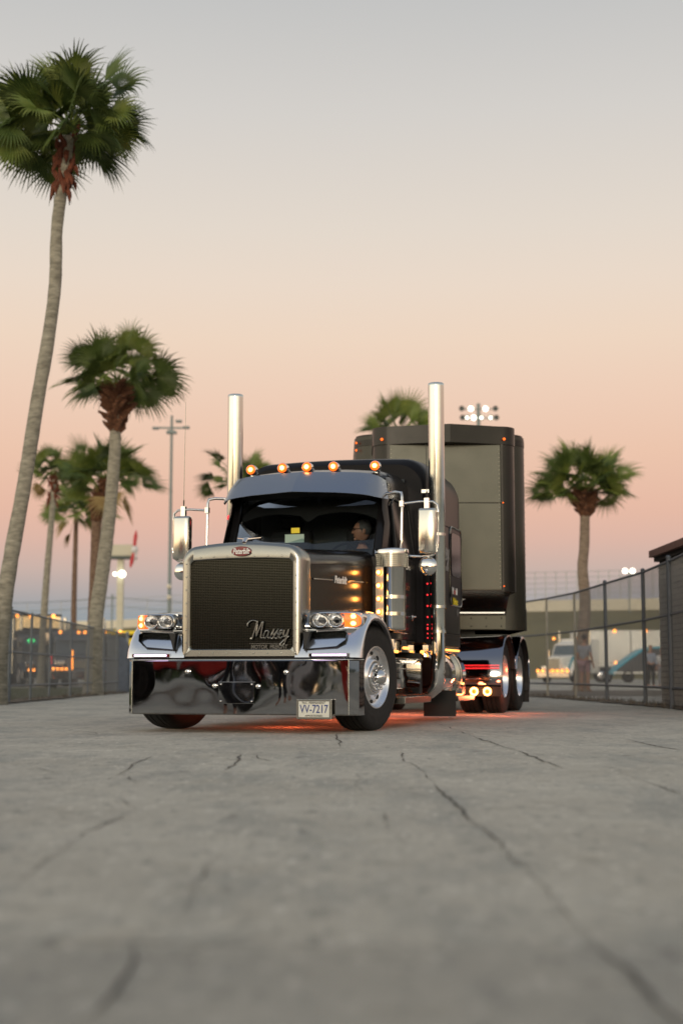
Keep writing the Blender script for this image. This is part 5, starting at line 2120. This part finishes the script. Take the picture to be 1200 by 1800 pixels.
# ------------------------------------------------------------------ far vehicles
def simple_wheel(parent, x, y, r_=.5, w_=.28, m_='wheel_metal'):
    mb = MB()
    s = 1
    mb.lathe([(-w_ / 2, r_ * .6), (-w_ / 2, r_ * .93), (-w_ / 2 + .03, r_), (w_ / 2 - .03, r_), (w_ / 2, r_ * .93), (w_ / 2, r_ * .6)], 'X', (0, 0, 0), seg=24)
    t_ = mb.build('wheel', 'tyre', parent, smooth=50, loc=(x, y, r_))
    mb = MB()
    sg = 1 if x > 0 else -1
    mb.lathe([(sg * w_ / 2, r_ * .6), (sg * (w_ / 2 + .01), r_ * .55), (sg * (w_ / 2 - .06), r_ * .35), (sg * (w_ / 2), r_ * .15), (sg * (w_ / 2 + .02), .001)], 'X', (0, 0, 0), seg=24)
    mb.build('rim', m_, t_, smooth=50)
    return t_


def lamps(parent, pts, r_, m_='amber_far', name='marker_light'):
    for p_ in pts:
        mb = MB()
        mb.ball(p_, r_, seg=10, rings=6)
        mb.build(name, m_, parent, smooth=60)


def cab_over(parent, w_, l_, h_, m_, sleeper=True, hoodl=1.5, hoodh=1.75):
    """conventional tractor, front toward -y, origin on the ground under the front bumper"""
    hw = w_ / 2
    mb = MB()
    mb.loft([[(x * .42, .05, z) for x, z in ((hw, .7), (hw, hoodh - .1), (hw * .8, hoodh), (-hw * .8, hoodh), (-hw, hoodh - .1), (-hw, .7))],
             [(x * .72, hoodl, z) for x, z in ((hw, .7), (hw, hoodh + .05), (hw * .8, hoodh + .15), (-hw * .8, hoodh + .15), (-hw, hoodh + .05), (-hw, .7))]])
    mb.build('hood', m_, parent, smooth=30)
    mb = MB()
    mb.loft([[(x * k_, y, z) for x, y, z in ((hw, hoodl + (z2 - 1.8) * .25 * 0 + yo, z2) for z2, yo in ((.6, 0),))] for k_ in ()] if False else
            [[(hw * .80, hoodl, .6), (-hw * .80, hoodl, .6), (-hw * .80, hoodl, 1.85), (-hw * .76, hoodl + .35, h_ - .25), (hw * .76, hoodl + .35, h_ - .25), (hw * .80, hoodl, 1.85)],
             [(hw * .84, hoodl + 1.5, .6), (-hw * .84, hoodl + 1.5, .6), (-hw * .84, hoodl + 1.5, 1.85), (-hw * .80, hoodl + 1.5, h_), (hw * .80, hoodl + 1.5, h_), (hw * .84, hoodl + 1.5, 1.85)]])
    cb = mb.build('cab', m_, parent, smooth=0, bevel=.06)
    mb = MB()
    mb.add([(hw * .70, hoodl - .012, 1.92), (-hw * .70, hoodl - .012, 1.92), (-hw * .67, hoodl + .30, h_ - .32), (hw * .67, hoodl + .30, h_ - .32)], [(0, 1, 2, 3)])
    mb.build('windscreen', 'window_glass', cb, smooth=0)
    for s in (-1, 1):
        mb = MB()
        mb.box(min(s * hw * .825, s * hw * .86), max(s * hw * .825, s * hw * .86), hoodl + .45, hoodl + 1.2, 1.85, h_ - .45)
        mb.build('side_window', 'dark_glass', cb, smooth=0)
    if sleeper:
        mb = MB()
        mb.box(-hw * .9, hw * .9, hoodl + 1.5, hoodl + 1.5 + l_, .6, h_ + .15)
        mb.build('sleeper', m_, parent, smooth=0, bevel=.10)
    mb = MB()
    mb.box(-hw, hw, -.10, .10, .35, .72)
    mb.build('bumper', 'chrome', parent, smooth=0, bevel=.03)
    mb = MB()
    mb.box(-hw * .36, hw * .36, .0, .06, .78, hoodh - .12)
    mb.build('grille', 'brushed', parent, smooth=0, bevel=.03)
    for s in (-1, 1):
        mb = MB()
        rws = []
        for i in range(9):
            a = R(180 * i / 8)
            y, z = .95 - math.cos(a) * .62, .52 + math.sin(a) * .60
            rws.append([(s * hw * .38, y, z), (s * hw * .95, y, z), (s * hw, y, z - .06)])
        mb.grid(rws)
        mb.build('fender', m_, parent, smooth=50)
        mb = MB()
        mb.box(min(s * hw * .5, s * hw * .85), max(s * hw * .5, s * hw * .85), .20, .38, .92, 1.12)
        mb.build('headlight', 'reflector', parent, smooth=0, bevel=.03)
        simple_wheel(parent, s * hw * .86, .95)
        simple_wheel(parent, s * hw * .86, hoodl + 1.5 + l_ + 1.0, .5, .5)
        mb = MB()
        mb.tube([(s * hw * .95, hoodl + 1.5, .6), (s * hw * .95, hoodl + 1.5, h_ + .7)], .08, 10)
        mb.build('exhaust_stack', 'stack_chrome', parent, smooth=50)
        mb = MB()
        mb.box(s * hw * 1.08 - .09, s * hw * 1.08 + .09, hoodl + .15, hoodl + .30, 1.75, 2.25)
        mb.tube([(s * hw * .8, hoodl + .3, 2.2), (s * hw * 1.08, hoodl + .22, 2.2)], .02, 6)
        mb.build('mirror', 'chrome', parent, smooth=0)
    mb = MB()
    mb.box(-.45, .45, .2, hoodl + 1.5 + l_ + 2.0, .55, .8)
    mb.build('frame', 'frame_metal', parent, smooth=0)


# left: dark truck in the trees with trailer behind it, its warm light put in as emission
ta = thing('semi_truck', 'black semi truck with glowing amber roof lights and warm self-lit box body behind the left fence', 'truck', (-14.8, 74, 0), R(24))
cab_over(ta, 2.5, 1.2, 2.9, 'rig_black')
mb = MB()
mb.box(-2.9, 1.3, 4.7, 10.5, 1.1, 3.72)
bx = mb.build('box_body', 'glow_side', ta, smooth=0, bevel=.05)
mb = MB()
mb.box(-3.0, 1.35, 4.6, 10.55, 3.72, 3.84)
mb.build('roof', 'rig_black', bx, smooth=0)
mb = MB()
mb.box(-1.45, -1.15, 4.64, 4.69, 1.1, 3.70)
mb.build('shadow_panel', 'rig_black', bx, smooth=0)
lamps(ta, [(-2.2 + .55 * i, 4.55, 3.74) for i in (0, 1, 2, 3.3, 4.6, 5.6)], .095)
lamps(ta, [(-.6, -.12, .72), (-.42, -.12, .72), (.35, -.12, .72), (.5, -.12, .72)], .075)

tb = thing('semi_truck', 'slate blue semi truck with three amber roof lights and amber side strip', 'truck', (-10.6, 58, 0), R(14))
cab_over(tb, 2.3, .9, 2.25, 'rig_blue', hoodl=.9, hoodh=1.25)
lamps(tb, [(-.75, .98, 2.28), (.0, .98, 2.28), (.25, .98, 2.28)], .075)
lamps(tb, [(-1.05 + .17 * i, -.14, .78) for i in range(5)], .06)
lamps(tb, [(-.32, -.14, .80 + .085 * i) for i in range(9)], .05)
mb = MB()
mb.box(-1.16, -1.10, .6, .66, .80, 1.35)
mb.build('red_strip', 'red_led', tb, smooth=0)
tc_ = thing('semi_truck', 'dark grey semi truck parked beyond the slate blue one behind the left fence', 'truck', (-13.5, 66, 0), R(24))
cab_over(tc_, 2.4, 1.0, 2.5, 'van_grey', hoodl=1.2, hoodh=1.45)
lamps(tc_, [(-.9, -.12, .75), (-.7, -.12, .75), (.75, -.12, .75), (.95, -.12, .75)], .07)
mb = MB()
mb.ball((-.6, 1.05, 2.12), .20, .06, .09)
mb.build('green_lamp', 'green_lamp', tc_, smooth=60)
td = thing('semi_truck', 'black semi truck with yellow roof fairing and yellow oval panel beside the fabric screen', 'truck', (-9.9, 62, 0), R(-6))
cab_over(td, 2.3, 1.6, 2.2, 'rig_black', hoodl=1.0, hoodh=1.2)
mb = MB()
mb.box(-1.05, 1.25, 1.0, 2.2, 2.30, 2.47)
mb.build('roof_fairing', 'sign_yellow', td, smooth=0, bevel=.04)
mb = MB()
mb.lathe([(.86, .001), (.86, .48), (.90, .50), (.92, .001)], 'Y', (0, 0, 0), seg=32)
mb.v = [(x * .75 + .62, y, z * .82 + 1.73) for x, y, z in mb.v]
ov = mb.build('oval_panel', 'sign_yellow', td, smooth=30)
mb = MB()
mb.box(.52, .74, .845, .858, 1.62, 1.86)
mb.box(.62, .70, .845, .858, 1.50, 1.62)
mb.build('emblem', 'rig_black', ov, smooth=0)
lamps(td, [(-.65, .95, 2.42), (.05, .95, 2.42)], .06)
lamps(td, [(-.72, -.12, .25), (-.30, -.12, .25)], .05, 'red_led')
mb = MB()
mb.box(.50, .95, -.13, -.10, .90, 1.0)
mb.build('red_strip', 'red_led', td, smooth=0)

te = thing('semi_truck', 'added bright red semi truck, unseen left of the camera, for reflections', 'truck', (-8.6, 1.0, 0), R(60))  # truck added out of frame to give the chrome red reflections
cab_over(te, 2.5, 1.2, 2.8, 'rig_red')
tf = thing('semi_truck', 'added plain black semi truck, unseen behind the camera on the left, for reflections', 'truck', (-10.5, -6.5, 0), R(55))  # truck added out of frame to darken what grille and bumper mirror
cab_over(tf, 2.5, 1.2, 2.8, 'rig_black')

# right: white and blue transporter, box trailer, dark hauler
tr_ = thing('semi_truck', 'white and blue semi truck with a row of amber bumper lights beyond the right fence', 'truck', (14.5, 98, 0), R(-38))
cab_over(tr_, 2.5, 1.6, 2.9, 'van_white')
mb = MB()
for s in (1.27,):
    pts = [(s * .9, -.05, .9), (s * .9, .5, 1.55), (s * .95, 1.3, 2.1), (s * .98, 2.2, 2.35)]
    mb.grid([[(x, y, z - .13), (x + .02, y, z - .13), (x + .02, y, z + .13), (x, y, z + .13)] for x, y, z in pts])
mb.build('blue_stripe', 'van_blue', tr_, smooth=0)
lamps(tr_, [(-1.15 + .38 * i, -.14, .80) for i in range(7)], .10)
lamps(tr_, [(-.9, 1.7, 3.05), (.9, 1.7, 3.05)], .09)
bt = thing('box_trailer', 'long white box trailer with amber roof markers and small cyan emblem beyond the right fence', 'trailer', (19.3, 101, 0))
mb = MB()
mb.box(-2.75, 9.5, 0, 2.5, 1.05, 3.66)
bd = mb.build('body', 'van_white', bt, smooth=0, bevel=.05)
mb = MB()
mb.box(-2.76, 9.51, -.02, 2.52, .95, 1.10)
mb.box(1.1, 1.16, -.03, 0, 1.1, 3.6)
mb.build('bottom_rail', 'van_grey', bd, smooth=0)
mb = MB()
mb.add([(-1.85, -.03, 1.72), (-1.25, -.03, 1.72), (-1.42, -.03, 2.22), (-1.68, -.03, 2.22), (-1.85, -.02, 1.72), (-1.25, -.02, 1.72), (-1.42, -.02, 2.22), (-1.68, -.02, 2.22)], [(0, 1, 2, 3), (4, 5, 6, 7), (0, 1, 5, 4), (2, 3, 7, 6), (1, 2, 6, 5), (0, 3, 7, 4)])
mb.build('emblem', 'van_blue', bd, smooth=0)
bpy.data.materials['van_blue'].node_tree.nodes['Principled BSDF'].inputs['Base Color'].default_value = (0.02, 0.32, 0.45, 1)
lamps(bt, [(x, -.05, 3.62) for x in (-2.1, 0, 2.2, 4.4)], .11)
lamps(bt, [(x, -.05, 1.35) for x in (-2.0, .05)], .10)
for x in (-1.0, 7.2, 8.4):
    mb = MB()
    mb.lathe([(-.1, .001), (-.1, .3), (-.13, .45), (-.1, .5), (.15, .5), (.15, .001)], 'Y', (x, .15, .5), seg=24)
    wl = mb.build('wheel', 'tyre', bt, smooth=50)
    mb = MB()
    mb.lathe([(-.15, .001), (-.15, .15), (-.12, .28), (-.10, .30)], 'Y', (x, .15, .5), seg=24)
    mb.build('rim', 'wheel_metal', wl, smooth=50)
pk = thing('race_hauler', 'dark grey hauler with arched blue roof stripe before the white box trailer', 'truck', (20.6, 97, 0))
mb = MB()
side = [(-2.2, .55), (-1.9, 1.0), (-.9, 1.75), (-.2, 2.2), (.5, 2.38), (4.2, 2.42), (4.2, .55)]
mb.loft([[(x, 0, z) for x, z in side], [(x, 2.2, z) for x, z in side]])
b1 = mb.build('body', 'van_grey', pk, smooth=0, bevel=.05)
mb = MB()
rws = []
for (x, z) in side[:-1]:
    rws.append([(x - .02, -.03, z - .09), (x - .02, -.03, z + .05), (x - .02, 2.23, z + .05)])
mb.grid(rws)
mb.build('blue_stripe', 'van_blue', b1, smooth=0)
mb = MB()
mb.box(-2.2, 4.2, -.06, 0, .62, .72)
mb.build('side_rail', 'van_white', b1, smooth=0)
lamps(pk, [(1.6, -.05, .40)], .10)
for x in (-1.2, 3.2):
    mb = MB()
    mb.lathe([(-.05, .001), (-.05, .25), (-.08, .38), (-.05, .42), (.15, .42), (.15, .001)], 'Y', (x, .0, .42), seg=24)
    mb.build('wheel', 'tyre', pk, smooth=50)

# ------------------------------------------------------------------ poles, tower, lights
pl = thing('light_pole', 'tall slim grey floodlight pole with cross arms at its top left of the truck', 'light pole', (-12.08, 100, 0))
mb = MB()
mb.tube([(0, 0, 0), (0, 0, 18.9)], [.15, .09], 14)
mb.build('pole', 'pole_grey', pl, smooth=60)
mb = MB()
mb.box(-1.25, 1.1, -.06, .06, 17.95, 18.07)
mb.box(-.35, .35, -.3, .3, 17.6, 17.75)
mb.build('cross_arm', 'pole_grey', pl, smooth=0)
for (x, z) in ((-1.15, 18.0), (-.05, 17.8), (.5, 18.5), (1.05, 18.05)):
    mb = MB()
    mb.box(x - .22, x + .22, -.2, .2, z - .10, z + .07)
    mb.build('lamp_head', 'pole_grey', pl, smooth=0, bevel=.05)
for z in (6.7, 5.94):
    mb = MB()
    mb.ball((.0, -.25, z), .17)
    mb.build('lamp', 'cream_wall', pl, smooth=60)

tw_ = thing('sign_tower', 'cream tower with box head and red and white propeller shapes behind the palms', 'tower', (-23.3, 150, 0))
mb = MB()
mb.box(-.32, .32, -.32, .32, 0, 12.6)
for z in range(1, 12):
    mb.box(-.37, .37, -.37, .37, z, z + .10)
mb.build('shaft', 'tower_cream', tw_, smooth=0)
mb = MB()
mb.box(-1.7, 1.45, -1.0, 1.0, 12.95, 14.15)
hd = mb.build('head', 'tower_cream', tw_, smooth=0, bevel=.05)
mb = MB()
mb.box(-1.8, 1.55, -1.1, 1.1, 12.72, 12.95)
mb.build('ledge', 'tower_green', hd, smooth=0)
for (a, b, m_) in (((1.55, 13.6), (1.75, 15.6), 'prop_red'), ((1.55, 13.4), (1.2, 11.7), 'prop_red'), ((-1.35, 12.7), (-1.0, 11.6), 'prop_red')):
    mb = MB()
    d = Vector((b[0] - a[0], 0, b[1] - a[1]))
    mb.tube([Vector((a[0], -1.2, a[1])) + d * t_ for t_ in (0, .3, .7, 1)], [.10, .17, .20, .06], 8)
    mb.build('propeller_blade', m_, hd, smooth=60)
mb = MB()
mb.ball((1.6, -1.1, 13.6), .38, .5, .42)
mb.tube([(1.7, -1.1, 13.4), (1.6, -1.1, 12.3)], [.22, .05], 8)
mb.build('spinner', 'cloth_white', hd, smooth=60)
for (x, r_) in ((-.62, .20), (.13, .38)):
    mb = MB()
    mb.ball((x + .15, -.8, 11.05), r_)
    mb.build('floodlight', 'white_lamp', tw_, smooth=60)

st_ = thing('stadium_light', 'stadium floodlight bank with lit lamps above the trailer', 'floodlight', (19.5, 200, 0))
mb = MB()
mb.tube([(0, 0, 0), (0, 0, 39)], [.45, .25], 12)
mb.build('pole', 'pole_grey', st_, smooth=60)
mb = MB()
for z in (36.9, 38.2):
    mb.box(-2.6, 2.6, -.1, .1, z - .06, z + .06)
mb.build('cross_arm', 'pole_grey', st_, smooth=0)
for (x, z, lit) in ((-2.4, 38.2, 0), (-1.1, 38.2, 1), (1.0, 38.2, 1), (2.4, 38.2, 0), (-2.3, 36.9, 0), (-1.65, 36.9, .5), (-.7, 36.9, 1), (.4, 36.9, .5), (1.7, 36.9, .5), (2.5, 36.9, 0)):
    mb = MB()
    mb.lathe([(-.25, .40), (.0, .36), (.35, .12), (.36, .001)], 'Y', (x, -.2, z), seg=16, cap=False)
    hd = mb.build('lamp_head', 'pole_grey', st_, smooth=50)
    if lit:
        mb = MB()
        mb.ball((x, -.30, z), .36 * (1 if lit == 1 else .62), .12, .36 * (1 if lit == 1 else .62))
        mb.build('lamp', 'white_lamp', hd, smooth=60)
lr = thing('light_pole', 'short light pole with two bright lamps showing over the right fence', 'light pole', (40.0, 198, 0))
mb = MB()
mb.tube([(0, 0, 9), (0, 0, 14.8)], .09, 8)
mb.tube([(0, 0, 0), (0, 0, 9)], .12, 8)
mb.tube([(-.6, 0, 14.9), (.6, 0, 14.9)], .06, 6)
mb.build('pole', 'pole_grey', lr, smooth=50)
for x in (-.55, .5):
    mb = MB()
    mb.ball((x, -.2, 14.9), .36, .2, .34)
    mb.build('lamp', 'white_lamp', lr, smooth=60)
# overhead wires far left
for nm, x in (('leftmost', -73), ('middle', -37), ('rightmost', -1)):
    wp = thing('utility_pole', nm + ' of three thin utility poles on the far horizon left of the truck', 'utility pole', (x, 230, 0), 0, 'utility poles on the horizon')
    mb = MB()
    mb.tube([(0, 0, 0), (0, 0, 13.5)], .14, 6)
    mb.build('pole', 'pole_grey', wp, smooth=50)
    mb = MB()
    mb.box(-1.1, 1.1, -.06, .06, 12.8, 13.0)
    mb.build('cross_arm', 'pole_grey', wp, smooth=0)
ow = thing('overhead_wire', 'faint sagging overhead wires strung between the horizon utility poles', 'wire', (-55, 230, 0))
for (z, dy) in ((13.0, -.2), (13.0, .2), (11.6, 0)):
    for (xa, xb) in ((-54, -18), (-18, 18), (18, 54)):
        mb = MB()
        mb.tube([(xa + (xb - xa) * i / 10, dy, z - 3.2 * (1 - (2 * i / 10 - 1) ** 2) * .3) for i in range(11)], .045, 4, False)
        mb.build('wire_span', 'pole_grey', ow, smooth=0)
